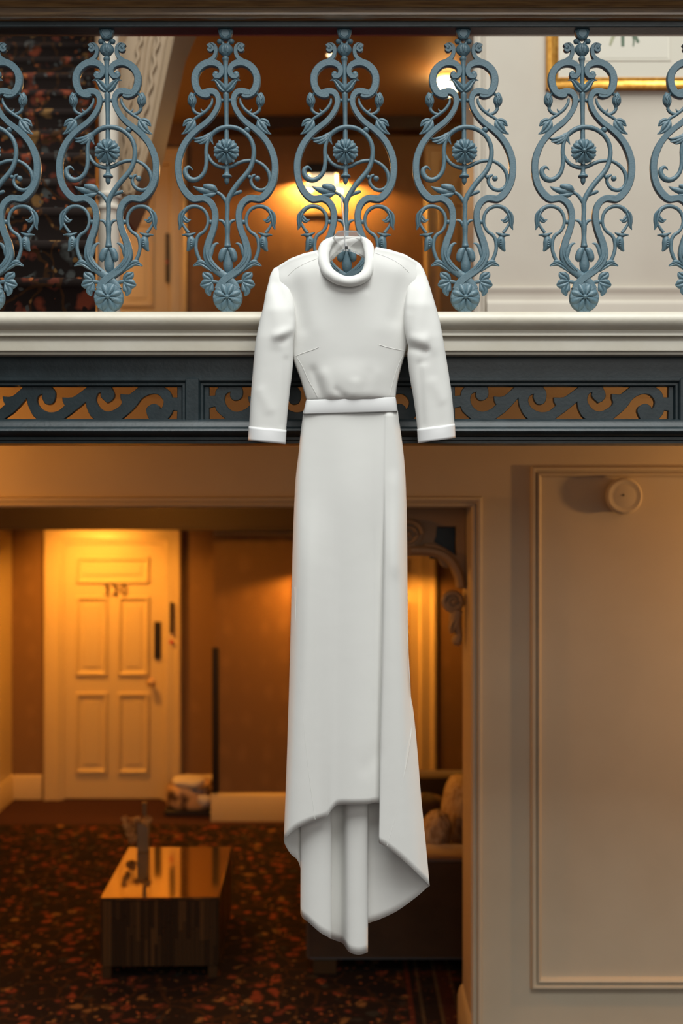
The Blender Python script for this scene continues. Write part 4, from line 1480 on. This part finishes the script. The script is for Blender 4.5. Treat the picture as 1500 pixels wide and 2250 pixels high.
hook = [HP(757, 552), HP(757, 525), HP(757, 505), HP(755, 488), HP(753, 468), HP(751.5, 448), HP(751, 440, 0.010), HP(751, 434, 0.05), HP(751, 432, 0.10), HP(751, 440, 0.125), HP(751, 455, 0.128)]
plabel(G().tube(hook, 0.0016, 8, 4).build('hook', M['steel'], hg), 'thin bright steel hook')
poly = [(731, 524), (742, 510), (746, 508), (780, 508), (785, 512), (794, 523), (774, 538), (762, 551), (756, 551), (748, 540)]
G().prism([(HP(x, y)[0], HP(x, y)[2]) for x, y in poly], HP(0, 0, -0.0015)[1], HP(0, 0, 0.0015)[1]).build('neck_plate', M['plastic'], hg, smooth=False)
rim = [HP(*p, -0.001) for p in [(727, 538), (731, 524), (742, 510), (746, 508), (780, 508), (785, 512), (794, 523), (799, 540)]]
G().tube(rim, 0.0017, 8, 3).build('rim', M['plastic'], hg)
for s, ends in ((-1, [(757, 549), (738, 556), (722, 571), (690, 584), (640, 606)]), (1, [(760, 549), (778, 553), (800, 565), (840, 578), (890, 600)])):
    G().tube([HP(x, y, 0.004 + 0.0 * i) for i, (x, y) in enumerate(ends)], [0.0022, 0.0022, 0.0025, 0.004, 0.004], 8, 4).build('arm', M['plastic'], hg)
G().tube([HP(759, 534, -0.003), HP(760, 541, -0.003), HP(762, 551, -0.003)], 0.0024, 8, 3).build('ferrule', M['steel'], hg)
plabel(G().bbox(HP(758, 0)[0], HP(764, 0)[0], HP(0, 0, -0.006)[1], HP(0, 0, -0.003)[1], HP(0, 549)[2], HP(0, 542)[2], 0.0008).build('clip', M['tag'], hg), 'small black clip')

# ------------------------------------------------------------------ upper floor: stairs, column, arch springing
st = thing('staircase', 'wide staircase in dark floral carpet rising away behind the left balusters', 'stairs', (-2.2, 0.45, UP))
SR = tuple(st.location)
NSTEP = 14
for k in range(NSTEP):
    y0 = 0.43 + 0.24 * k
    z1 = UP + 0.17 * (k + 1)
    d = y0 - CAM_Y
    xr0, xr1 = -0.2160 * d, -0.2160 * (d + 0.27)
    zb_ = z1 - 0.17
    # riser face with rounded nosing, running back under the next step
    prof = [(0.008, -0.17), (0.006, -0.040), (0.001, -0.034), (-0.003, -0.026), (-0.004, -0.012), (0.006, -0.002), (0.020, 0.0), (0.268, 0.0), (0.268, -0.17)]
    rings = [[(-3.9 - SR[0], y0 + a - SR[1], z1 + b - SR[2]) for a, b in prof],
             [(xr0 + (xr1 - xr0) * (a + 0.004) / 0.272 - SR[0], y0 + a - SR[1], z1 + b - SR[2]) for a, b in prof]]
    G().rings(rings, cap=True).build('step', M['staircarpet'], st, angle=50)
carriage = G()
pts = [(0.47, UP)]
pts = [(0.46, UP + 0.002), (0.46 + 0.24 * NSTEP, UP + 0.17 * NSTEP - 0.17), (0.46 + 0.24 * NSTEP, UP + 0.17 * NSTEP - 0.36), (0.80, UP + 0.002)]
vs = []
for x_ in (-3.9, None):
    vs.append([((x_ if x_ is not None else -0.2144 * (y - CAM_Y) - 0.02) - SR[0], y - SR[1], z - SR[2]) for y, z in pts])
carriage.rings(vs, cap=True)
plabel(carriage.build('stringer', M['plaster'], st, smooth=False), 'cream underside of the flight')

dc = 4.5
cxm = P(239, 0, dc)[0]
cl = thing('column', 'slender cream column with turned rings beside the foot of the stairs', 'column', (cxm, dc + CAM_Y, UP))
r0 = 22.5 * dc / FPX


def ch(y):
    return P(0, y, dc)[2] - UP


prof = [(0.046, 0), (0.046, 0.05), (0.046, 0.07), (r0 * 1.10, 0.085), (r0 * 1.06, ch(475)), (r0 * 1.10, ch(466)), (r0 * 1.22, ch(463)), (r0 * 1.22, ch(458)), (r0 * 1.06, ch(454)),
        (r0 * 0.98, ch(448)), (r0 * 1.04, ch(440)), (r0 * 1.20, ch(436)), (r0 * 1.20, ch(430)), (r0 * 1.02, ch(425)), (r0 * 0.94, ch(410)), (r0 * 0.94, ch(-260))]
G().lathe([p for p in prof[:5]], n=28).build('shaft', M['plaster'], cl)
G().lathe([p for p in prof[4:14]], n=28).build('turned_ring', M['plaster'], cl)
G().lathe([p for p in prof[13:]], n=28).build('shaft', M['plaster'], cl)

da = 4.62
sp = thing('arch_springing', 'cream carved arch springing with rope mouldings flaring up from the slender column', 'arch', P(266, 430, da))
SPR = tuple(sp.location)


def SP(x, y, dep=0.0):
    p = P(x, y, da + dep)
    return (p[0] - SPR[0], p[1] - SPR[1], p[2] - SPR[2])


poly = [(262, 470), (260, 330), (261, 200), (266, 120), (283, 70), (300, -10), (330, -120), (470, -120), (425, -20), (385, 72), (366, 160), (345, 250), (325, 340), (300, 405), (282, 445), (270, 470)]
G().prism([(SP(x, y)[0], SP(x, y)[2]) for x, y in poly], 0.0, 0.30).build('carved_block', M['shaded_plaster'], sp, angle=30)
for base in ([(270, 425), (276, 300), (294, 170), (312, 70), (345, -60)], [(286, 425), (304, 310), (330, 190), (350, 72), (392, -60)]):
    q = crom([tuple(map(float, p)) for p in base], 12)
    pts = []
    for i, (x, y) in enumerate(q):
        pts.append(SP(x + 3.2 * math.sin(i * 1.35), y, -0.008))
    G().tube(pts, 0.0085, 6, 1).build('rope_moulding', M['shaded_plaster'], sp)
for off in (0.30, 0.42, 0.54, 0.84, 0.92, 0.97):
    a = [(264, 425), (266, 300), (276, 150), (284, 72), (318, -60)]
    b = [(292, 430), (330, 320), (366, 160), (384, 72), (430, -60)]
    pts = [SP(x0 + (x1 - x0) * off, y0 + (y1 - y0) * off, -0.003) for (x0, y0), (x1, y1) in zip(a, b)]
    G().tube(pts, 0.0055, 6, 4).build('reed', M['shaded_plaster'], sp)

# ------------------------------------------------------------------ picture on the upper pier
dpic = WY - CAM_Y - 0.02
x0, _, z0 = P(1200, 195, dpic)
x1 = x0 + 0.78
z1 = z0 + 0.98
pc = thing('framed_picture', 'large gilt-framed botanical print on the cream wall at upper right', 'picture', ((x0 + x1) / 2, WY, z0))
a, b, c = x0 - pc.location.x, x1 - pc.location.x, z1 - z0
gp = [(0, -0.0), (0, 0.022), (0.004, 0.030), (0.012, 0.033), (0.020, 0.030), (0.024, 0.020), (0.032, 0.016), (0.040, 0.020), (0.046, 0.016), (0.050, 0.008)]
plabel(G().frame(a, b, 0, c, gp, 0).build('gilt_frame', M['gilt'], pc), 'shiny gold moulded frame')
G().box(a + 0.046, b - 0.046, -0.010, -0.002, 0.046, c - 0.046).build('mount', M['mat_card'], pc, smooth=False)
mx0, mz0 = P(1224, 132, dpic)[0] - pc.location.x, P(0, 132, dpic)[2] - z0
mx0 = P(1228, 0, dpic)[0] - pc.location.x
mx1 = P(1475, 0, dpic)[0] - pc.location.x
G().frame(mx0, mx1, mz0, c - 0.15, [(0, 0), (0, 0.002), (0.006, 0.003), (0.010, 0.001), (0.012, 0)], -0.010).build('mount_bevel', M['mat_card'], pc)
G().box(mx0 + 0.012, mx1 - 0.012, -0.0115, -0.010, mz0 + 0.012, c - 0.16).build('print', M['paper'], pc, smooth=False)


def stemq(pts, hw, mat, name):
    q = [(P(x, y, dpic)[0] - pc.location.x, P(x, y, dpic)[2] - z0, w_ * dpic / FPX) for (x, y), w_ in zip(pts, hw)]
    G().ribbon(q, FLAT, th=0.0006, yoff=-0.0118, sub=4).build(name, mat, pc)


stemq([(1369, 100), (1369, 70), (1372, 20), (1380, -60), (1384, -160)], [3.5, 4, 4, 3, 2], M['ink_green'], 'printed_stem')
stemq([(1371, 72), (1385, 68), (1396, 78), (1403, 92)], [2.5, 3.5, 4, 3], M['ink_green'], 'printed_leaf')
stemq([(1392, 100), (1393, 84), (1388, 66), (1380, 30)], [1.5, 2, 2, 2], M['ink_green'], 'printed_leaf')
stemq([(1341, 98), (1347, 80), (1356, 55), (1366, 10)], [2.5, 4, 5, 3], M['ink_pale'], 'printed_leaf')
for dx, s in ((-1, 1), (1, -1)):
    stemq([(1378, -20), (1378 + dx * 40, -60), (1378 + dx * 70, -130)], [3, 16, 2], M['ink_green'], 'printed_leaf')

# ------------------------------------------------------------------ wall detector on the lower pier
dd_ = WY - CAM_Y - 0.05
cx_, _, cz_ = P(1371, 1090, dd_)
dt_ = thing('alarm_sounder', 'round cream alarm fitting on the panelled wall at lower right', 'alarm', (cx_, WY, cz_))
rr = 41 * dd_ / FPX
G().lathe([(rr * 0.80, 0.0), (rr * 0.86, 0.004), (rr * 0.90, 0.030), (rr * 0.97, 0.038), (rr, 0.046), (rr * 0.96, 0.055), (rr * 0.86, 0.060), (rr * 0.78, 0.058)], (0, 0, 0), 'y', 40).build('housing', M['wall_lamplit'], dt_)
G().lathe([(rr * 0.78, 0.050), (rr * 0.74, 0.056), (rr * 0.60, 0.0585), (rr * 0.001, 0.060)], (0, 0, 0), 'y', 40).build('cover', M['wall_lamplit'], dt_)
G().lathe([(0.004, 0.058), (0.004, 0.062), (0.001, 0.063)], (-0.006, 0, 0.004), 'y', 10).build('pin', M['darkmetal'], dt_)

# ------------------------------------------------------------------ carved bracket in the corner of the lower opening
dbk = 4.80
bk = thing('carved_bracket', 'cream carved scroll bracket in the upper right corner of the lower opening', 'bracket', P(1008, 1400, dbk))
BR = tuple(bk.location)


def BP(x, y):
    p = P(x, y, dbk)
    return (p[0] - BR[0], p[2] - BR[2])


def bpoly(name, pts, y0, y1, loc_smooth=True):
    return G().prism([BP(*p) for p in pts], y0, y1).build(name, M['shaded_plaster'], bk, angle=40)


outl = smooth_closed([(1020, 1117), (1020, 1290), (1008, 1292), (996, 1262), (984, 1240), (966, 1228), (940, 1221), (900, 1220), (820, 1220), (820, 1117)], 5, 50)
hole = [(957, 1156), (1001, 1156), (1001, 1222), (975, 1204), (950, 1191), (955, 1178)]
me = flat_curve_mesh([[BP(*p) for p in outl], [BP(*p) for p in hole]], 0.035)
link('spandrel', me, M['shaded_plaster'], bk, True, 35)
plabel(G().box(*sorted((BP(945, 0)[0], BP(1012, 0)[0])), 0.02, 0.034, *sorted((BP(0, 1150)[1], BP(0, 1228)[1]))).build('dark_inset', M['beam'], bk, smooth=False), 'dark blue inset panel')


def scroll(name, c, r, turns, y, w0, flip=1):
    pts = []
    n = 26
    for i in range(n):
        t_ = i / (n - 1)
        a_ = turns * 2 * PI * t_
        r_ = r * (1 - 0.85 * t_)
        p = BP(c[0] + flip * r_ * math.cos(a_), c[1] - r_ * math.sin(a_))
        pts.append((p[0], p[1], (w0 * (1 - 0.6 * t_)) * dbk / FPX))
    g_ = G().ribbon(pts, ROUND, yscale=1.3, yoff=y, sub=2)
    p = BP(*c)
    g_.ball((p[0], y - 0.01, p[1]), 5 * dbk / FPX, 10)
    g_.build(name, M['shaded_plaster'], bk)


p = BP(897, 1172)
G().lathe([(32 * dbk / FPX, 0.02), (32 * dbk / FPX, 0.045), (28 * dbk / FPX, 0.052), (0.001, 0.052)], (p[0], 0, p[1]), 'y', 32).build('scroll_drum', M['shaded_plaster'], bk)
scroll('scroll', (897, 1172), 29, 2.0, -0.055, 5.5)
p = BP(994, 1321)
G().lathe([(25 * dbk / FPX, 0.0), (25 * dbk / FPX, 0.045), (21 * dbk / FPX, 0.052), (0.001, 0.052)], (p[0], 0.02, p[1]), 'y', 32).build('scroll_drum', M['shaded_plaster'], bk)
scroll('scroll', (994, 1321), 22, 1.8, -0.036, 5.0, -1)
arc = [(900, 1208), (940, 1209), (968, 1216), (990, 1234), (1005, 1262), (1010, 1288)]
G().ribbon([(*BP(*p), 11 * dbk / FPX) for p in arc], ROUND, yscale=1.5, yoff=-0.036, sub=5).build('arched_rib', M['shaded_plaster'], bk)
arc = [(930, 1196), (960, 1201), (984, 1216), (1001, 1240), (1010, 1268)]
G().ribbon([(*BP(*p), 4 * dbk / FPX) for p in arc], ROUND, yscale=1.5, yoff=-0.040, sub=5).build('arched_rib', M['shaded_plaster'], bk)
G().ribbon([(*BP(982, 1246), 0.004), (*BP(972, 1238), 0.012), (*BP(962, 1226), 0.004)], LEAF, yscale=1, yoff=-0.03).build('carved_leaf', M['shaded_plaster'], bk)
tail = [(1004, 1340, 14), (1000, 1358, 14), (1003, 1378, 12), (1008, 1394, 9), (1004, 1408, 12), (1010, 1418, 4)]
G().ribbon([(*BP(x, y), w_ * dbk / FPX) for x, y, w_ in tail], ROUND, yscale=1.4, yoff=0.0, sub=5).build('acanthus_tail', M['shaded_plaster'], bk)
G().ribbon([(*BP(1012, 1345), 0.008), (*BP(994, 1372), 0.018), (*BP(990, 1392), 0.004)], LEAF, yscale=1.2, yoff=-0.02).build('carved_leaf', M['shaded_plaster'], bk)

# ------------------------------------------------------------------ lamps and picture of the upper hall
cl_ = P(978, 196, 7.7)
lp = thing('ceiling_lamp', 'lit opal glass lamp under the upper ceiling, behind the baluster right of the dress', 'lamp', (cl_[0], cl_[1], UC))
dz = cl_[2] - UC
G().lathe([(0.07, 0.0), (0.07, -0.015), (0.03, -0.025), (0.02, -0.04), (0.02, dz + 0.07), (0.05, dz + 0.06)], n=20).build('rose', M['brass'], lp)
plabel(G().lathe([(0.05, dz + 0.065), (0.078, dz + 0.045), (0.086, dz + 0.015), (0.075, dz - 0.02), (0.04, dz - 0.04), (0.001, dz - 0.045)], n=24).build('glass_bowl', M['lampglass'], lp), 'glowing opal glass bowl')
add_light('ceiling_lamp_light', 'POINT', (cl_[0] - 0.02, cl_[1] - 0.12, UC + dz - 0.06), 2.6, WARM, 0.07)

cs = P(726, 169, 7.32)
sl_ = thing('spotlight', 'tiny lit spotlight in the upper ceiling, beside the baluster holding the dress', 'lamp', (cs[0], cs[1], UC))
G().lathe([(0.035, 0), (0.035, -0.012), (0.024, -0.012), (0.022, -0.004)], n=16).build('rim', M['brass'], sl_)
plabel(G().lathe([(0.022, -0.004), (0.022, -0.010), (0.001, -0.012)], n=16).build('lens', M['lampspot'], sl_), 'bright lens')

dp_ = UB - CAM_Y - 0.02
pl0 = P(665, 472, dp_)
pl1 = P(752, 428, dp_)
pp = thing('small_picture', 'small brass-framed picture hanging under the dark-capped wall lamp in the upper hall', 'picture', ((pl0[0] + pl1[0]) / 2, UB, pl0[2]))
hw = (pl1[0] - pl0[0]) / 2
hh = pl1[2] - pl0[2] + 0.04
G().frame(-hw, hw, 0, hh, [(0, 0), (0, 0.02), (0.008, 0.024), (0.028, 0.02), (0.032, 0.010)], 0).build('brass_frame', M['brass'], pp)
G().box(-hw + 0.03, hw - 0.03, -0.010, -0.004, 0.03, hh - 0.03).build('print', M['picture'], pp, smooth=False)
pa, pb = P(673, 384, 8.5), P(744, 362, 8.5)
pk = thing('wall_lamp', 'dark-capped wall lamp with a glowing box diffuser above the small brass-framed picture', 'lamp', ((pa[0] + pb[0]) / 2, UB, pb[2]))
hw2 = (pb[0] - pa[0]) / 2
hb = pa[2] - pb[2]
g = G().rings([[(-hw2, -0.16 + a_, b_) for a_, b_ in [(0, hb), (0, 0.0), (0.02, 0.012), (0.06, 0.012), (0.075, 0.0), (0.075, hb), (0.070, hb), (0.068, -0.004), (0.008, -0.004), (0.005, hb)]],
               [(hw2, -0.16 + a_, b_) for a_, b_ in [(0, hb), (0, 0.0), (0.02, 0.012), (0.06, 0.012), (0.075, 0.0), (0.075, hb), (0.070, hb), (0.068, -0.004), (0.008, -0.004), (0.005, hb)]]], cap=True)
g.build('hood', M['darkmetal'], pk)
G().tube([(0, -0.09, 0.005), (0, -0.05, 0.035), (0, 0.0, 0.03)], 0.006, 8, 4).build('arm', M['darkmetal'], pk)
dfz = P(0, 414, 8.5)[2] - pb[2]
plabel(G().bbox(-hw2 + 0.012, hw2 - 0.012, -0.152, -0.093, dfz, hb + 0.012, 0.006).build('diffuser', M['lampbox'], pk, angle=30), 'glowing cream box diffuser')
for sx in (-1, 1):
    add_light('wall_lamp_light', 'SPOT', (pk.location.x + sx * (hw2 + 0.02), UB - 0.13, pb[2] + hb - 0.01), 42.0, (1.0, 0.48, 0.12), 0.03, (0, 0, 0), spot=166, blend=0.25)

# ------------------------------------------------------------------ coffee table
tq = [P(230, 1971, 0), 0]
th_ = 0.385


def ground(x, y, z):
    d = (CAM_Z - z) * FPX / (y - 1125)
    return P(x, y, d)


A = ground(230, 1972, th_)
B = ground(489, 1972, th_)
Cc = ground(500, 1861, th_)
Dd = ground(284, 1861, th_)
tb = thing('coffee_table', 'low coffee table with mirrored bronze top and striped bronze sides', 'table', ((A[0] + Cc[0]) / 2, (A[1] + Cc[1]) / 2, 0))
ang = math.atan2(B[1] - A[1], B[0] - A[0]) * 0.5 + math.atan2(-(Dd[0] - A[0]), Dd[1] - A[1]) * 0.5
TW = math.hypot(B[0] - A[0], B[1] - A[1])
TD = math.hypot(Dd[0] - A[0], Dd[1] - A[1])
tb.rotation_euler = (0, 0, ang)
x, y = TW / 2, TD / 2
plabel(G().bbox(-x, x, -y, y, th_ - 0.012, th_, 0.002).build('mirror_top', M['mirrorgold'], tb, angle=30), 'shiny bronze mirror glass top')
G().bbox(-x + 0.008, x - 0.008, -y + 0.008, y - 0.008, 0.055, th_ - 0.012, 0.003).build('carcass', M['stripdark'], tb, smooth=False)
for sx in (-1, 1):
    for sy in (-1, 1):
        G().bbox(sx * (x - 0.028) - 0.022, sx * (x - 0.028) + 0.022, sy * (y - 0.028) - 0.022, sy * (y - 0.028) + 0.022, 0, 0.055, 0.002).build('leg', M['stripmid'], tb, smooth=False)
unit = G().bbox(-0.5, 0.5, -0.004, 0.004, 0, 1, 0.0004)
protos = [unit.build('strip', M[n_], tb, smooth=False) for n_ in ('stripdark', 'stripmid', 'striplight')]
used = [False] * 3
rnd = random.Random(5)


def add_strip(cx, cy, z0, z1, wd, horiz=True, pick=None):
    i = pick if pick is not None else rnd.choice([0, 0, 1, 1, 2] if rnd.random() < 0.6 else [0, 0, 1])
    o = protos[i]
    if used[i]:
        o = o.copy()
        COL.objects.link(o)
    used[i] = True
    o.location = (cx, cy, z0)
    o.scale = (wd * 0.93, 1, z1 - z0 - 0.002)
    if not horiz:
        o.rotation_euler = (0, 0, PI / 2)


cxp = -x + 0.012
while cxp < x - 0.012:
    wd = rnd.uniform(0.013, 0.024)
    if cxp + wd > x - 0.010:
        wd = x - 0.010 - cxp
        if wd < 0.004:
            break
    zc = rnd.uniform(0.15, 0.30)
    pk_ = 2 if abs(cxp + x - 0.025) < 0.02 else None
    if pk_ == 2:
        add_strip(cxp + wd / 2, -y + 0.005, 0.06, th_ - 0.014, wd, True, 2)
    else:
        add_strip(cxp + wd / 2, -y + rnd.uniform(0.003, 0.006), 0.06, zc, wd)
        add_strip(cxp + wd / 2, -y + rnd.uniform(0.003, 0.006), zc, th_ - 0.014, wd)
    cxp += wd
for sx in (-1, 1):
    cyp = -y + 0.01
    while cyp < y - 0.03:
        wd = rnd.uniform(0.028, 0.045)
        add_strip(sx * (x - 0.005), cyp + wd / 2, 0.06, th_ - 0.014, wd, False)
        cyp += wd

vp = ground(319, 1862, th_)
vs_ = thing('grey_vase', 'square smoky grey vase on the far edge of the coffee table', 'vase', (vp[0], vp[1] - 0.06, th_))
dv = vp[1] - 0.06 - CAM_Y
sc_ = dv / FPX
hv = 62 * sc_
hw_ = 12 * sc_
g = G()
rings = []
for s_, z_ in ((0.9, 0), (1.0, 0.004), (1.0, hv - 0.004), (0.95, hv), (0.80, hv), (0.78, 0.02)):
    w_ = hw_ * s_
    rings.append([(-w_, -w_, z_), (w_, -w_, z_), (w_, w_, z_), (-w_, w_, z_)])
g.rings(rings, cap=True).build('body', M['greyvase'], vs_, angle=30)
plabel(G().tube([(0.004, 0, 0.03), (0.004, 0, hv), (0.006, 0, hv + 0.05), (0.006, 0, hv + 44 * sc_)], [0.006, 0.007, 0.010, 0.013], 8, 3).build('glass_stem', M['greyvase'], vs_), 'grey stem rising above the rim')
fl = thing('dried_flowers', 'spray of dried brown and gold flowers drooping from the grey vase', 'flowers', (vs_.location.x, vs_.location.y, th_ + hv))
rnd = random.Random(11)
for i in range(13):
    ex, ez = rnd.uniform(-46, 8) * sc_, rnd.uniform(-42, 10) * sc_
    if i < 4:
        ex, ez = rnd.uniform(-14, 14) * sc_, rnd.uniform(0, 14) * sc_
    ey = rnd.uniform(-0.03, 0.03)
    if ex > -hw_ * 1.5 and ez < 0:
        ex -= hw_ * 1.5
    G().tube([(0, 0, -0.01), (ex * 0.4, ey * 0.5, 0.02), (ex * 0.85, ey, max(ez, -0.01) * 0.6 + 0.012), (ex, ey, ez)], 0.0022, 5, 3).build('stalk', M['dried'], fl)
    g = G()
    for k in range(7):
        a_ = 2 * PI * k / 7
        r_ = 0.010 + 0.004 * rnd.random()
        g.ball((ex + r_ * math.cos(a_), ey + r_ * 0.6 * math.sin(a_ * 2), ez + r_ * math.sin(a_)), 0.0075, 6)
    g.ball((ex, ey - 0.004, ez), 0.008, 6)
    g.build('flower_head', M['dried'], fl)

# ------------------------------------------------------------------ sofa and cushions
sy0 = 2.42
sf = thing('sofa', 'dark brown velvet sofa seen from its arm end behind the dress train', 'sofa', (0.25, sy0 + 0.9, 0))
SO = tuple(sf.location)


def cush(name, mat, parent, c, sx, sy, sz, n=3.0, rot=(0, 0, 0), pinch=0.0, noise=0.0, seed=1):
    """puffed cushion block (superellipsoid)"""
    import mathutils
    rnd_ = random.Random(seed)
    ph = [rnd_.uniform(0, 6) for _ in range(4)]
    eu = mathutils.Euler(rot)
    g_ = G()
    rings_ = []
    N_, M_ = 28, 16
    def sg(v, e):
        return math.copysign(abs(v) ** e, v)
    for i_ in range(M_ + 1):
        v_ = -PI / 2 + PI * i_ / M_
        ring_ = []
        for k_ in range(N_):
            u_ = 2 * PI * k_ / N_
            e = 2 / n
            X_ = sg(math.cos(v_), e) * sg(math.cos(u_), e)
            Y_ = sg(math.cos(v_), e) * sg(math.sin(u_), e)
            Z_ = sg(math.sin(v_), e)
            f_ = 1 + noise * (math.sin(5 * u_ + ph[0]) * math.cos(4 * v_ + ph[1]) + 0.6 * math.sin(9 * u_ + ph[2] + 3 * v_))
            Yp = Y_ * (1 - pinch * (X_ * X_ + Z_ * Z_) / 2)
            p_ = Vector((X_ * sx * f_, Yp * sy * f_, Z_ * sz * f_))
            p_.rotate(eu)
            ring_.append((c[0] + p_.x, c[1] + p_.y, c[2] + p_.z))
        rings_.append(ring_)
    g_.rings(rings_, cap=True)
    return g_.build(name, mat, parent, angle=180)


xl, xr = -0.168 - SO[0], 0.96 - SO[0]
G().bbox(xl, xr, -0.9, -0.72, 0.075, 0.548, 0.012).build('arm', M['sofa'], sf, angle=40)
plabel(G().bbox(xl - 0.004, xr, -0.908, -0.712, 0.545, 0.575, 0.010).build('arm_top', M['piping'], sf, angle=40), 'lighter brown padded arm top')
G().bbox(xl, xr, 0.72, 0.9, 0.075, 0.575, 0.012).build('arm', M['sofa'], sf, angle=40)
G().bbox(xl + 0.02, xr - 0.15, -0.72, 0.72, 0.075, 0.30, 0.012).build('seat_base', M['sofa'], sf, angle=40)
G().bbox(xr - 0.20, xr, -0.72, 0.72, 0.075, 0.80, 0.02).build('back', M['sofa'], sf, angle=40)
for k in (-1, 1):
    cush('seat_cushion', M['sofa'], sf, (xl + 0.40, k * 0.355, 0.365), 0.38, 0.352, 0.075, 6)
for sx in (xl + 0.03, xr - 0.16):
    for sy in (-0.885, 0.80):
        G().bbox(sx, sx + 0.115, sy, sy + 0.085, 0, 0.075, 0.004).build('foot', M['stripmid'], sf, angle=30)


def seatpt(x, y, d):
    return P(x, y, d)


dq = 6.08
c1 = thing('fur_cushion', 'tall cream fur cushion leaning against the sofa back by the door jamb', 'cushion', P(1000, 1790, dq))
c1.location.z = 0.44
h1 = P(0, 1708, dq)[2] - 0.44
cush('cushion_body', M['fur'], c1, (0.03, 0, h1 / 2), 0.10, 0.20, h1 / 2, 3.0, (0, math.radians(8), 0), 0.2, 0.02, 3)
c2 = thing('fur_cushion', 'smaller shaggy cream cushion lying just behind the sofa arm', 'cushion', P(958, 1830, 5.76))
c2.location.z = 0.456
h2 = P(0, 1788, 5.76)[2] - 0.44
cush('cushion_body', M['fur'], c2, (-0.005, 0, h2 / 2), 0.075, 0.10, h2 / 2, 2.4, (0, math.radians(14), 0), 0.1, 0.045, 8)
c3 = thing('patterned_cushion', 'dark patterned cushion behind the shaggy cream cushion on the sofa', 'cushion', P(944, 1800, 6.42))
c3.location.z = 0.44
h3 = P(0, 1745, 6.42)[2] - 0.44
cush('cushion_body', M['darkcushion'], c3, (-0.02, 0, h3 / 2), 0.12, 0.13, h3 / 2, 2.6, (0, math.radians(6), 0), 0.2, 0.02, 5)

# ------------------------------------------------------------------ bag by the doorway
gb = ground(414, 1797, 0)
bg = thing('laundry_bag', 'slumped printed bag with a white bundle on top beside the doorway', 'bag', (gb[0], gb[1] + 0.14, 0))
s_ = 8.2 / FPX
cush('bag_body', M['bag'], bg, (0, 0, 0.135), 56 * s_, 0.13, 0.115, 3.2, (0, 0, 0), 0.1, 0.03, 2)
plabel(G().bbox(-55 * s_, 55 * s_, -0.12, 0.12, 0.0, 0.05, 0.012).build('black_base', M['blackbase'], bg, angle=40), 'black base')
plabel(cush('white_bundle', M['towel'], bg, (-3 * s_, -0.03, 0.238), 37 * s_, 0.11, 0.040, 2.4, (0, math.radians(3), 0), 0.1, 0.05, 4), 'soft white bundle')
plabel(cush('white_fold', M['towel'], bg, (32 * s_, -0.09, 0.12), 18 * s_, 0.05, 0.045, 2.4, (0, 0.3, 0), 0.1, 0.06, 9), 'white fold poking out')

bpy.context.view_layer.update()
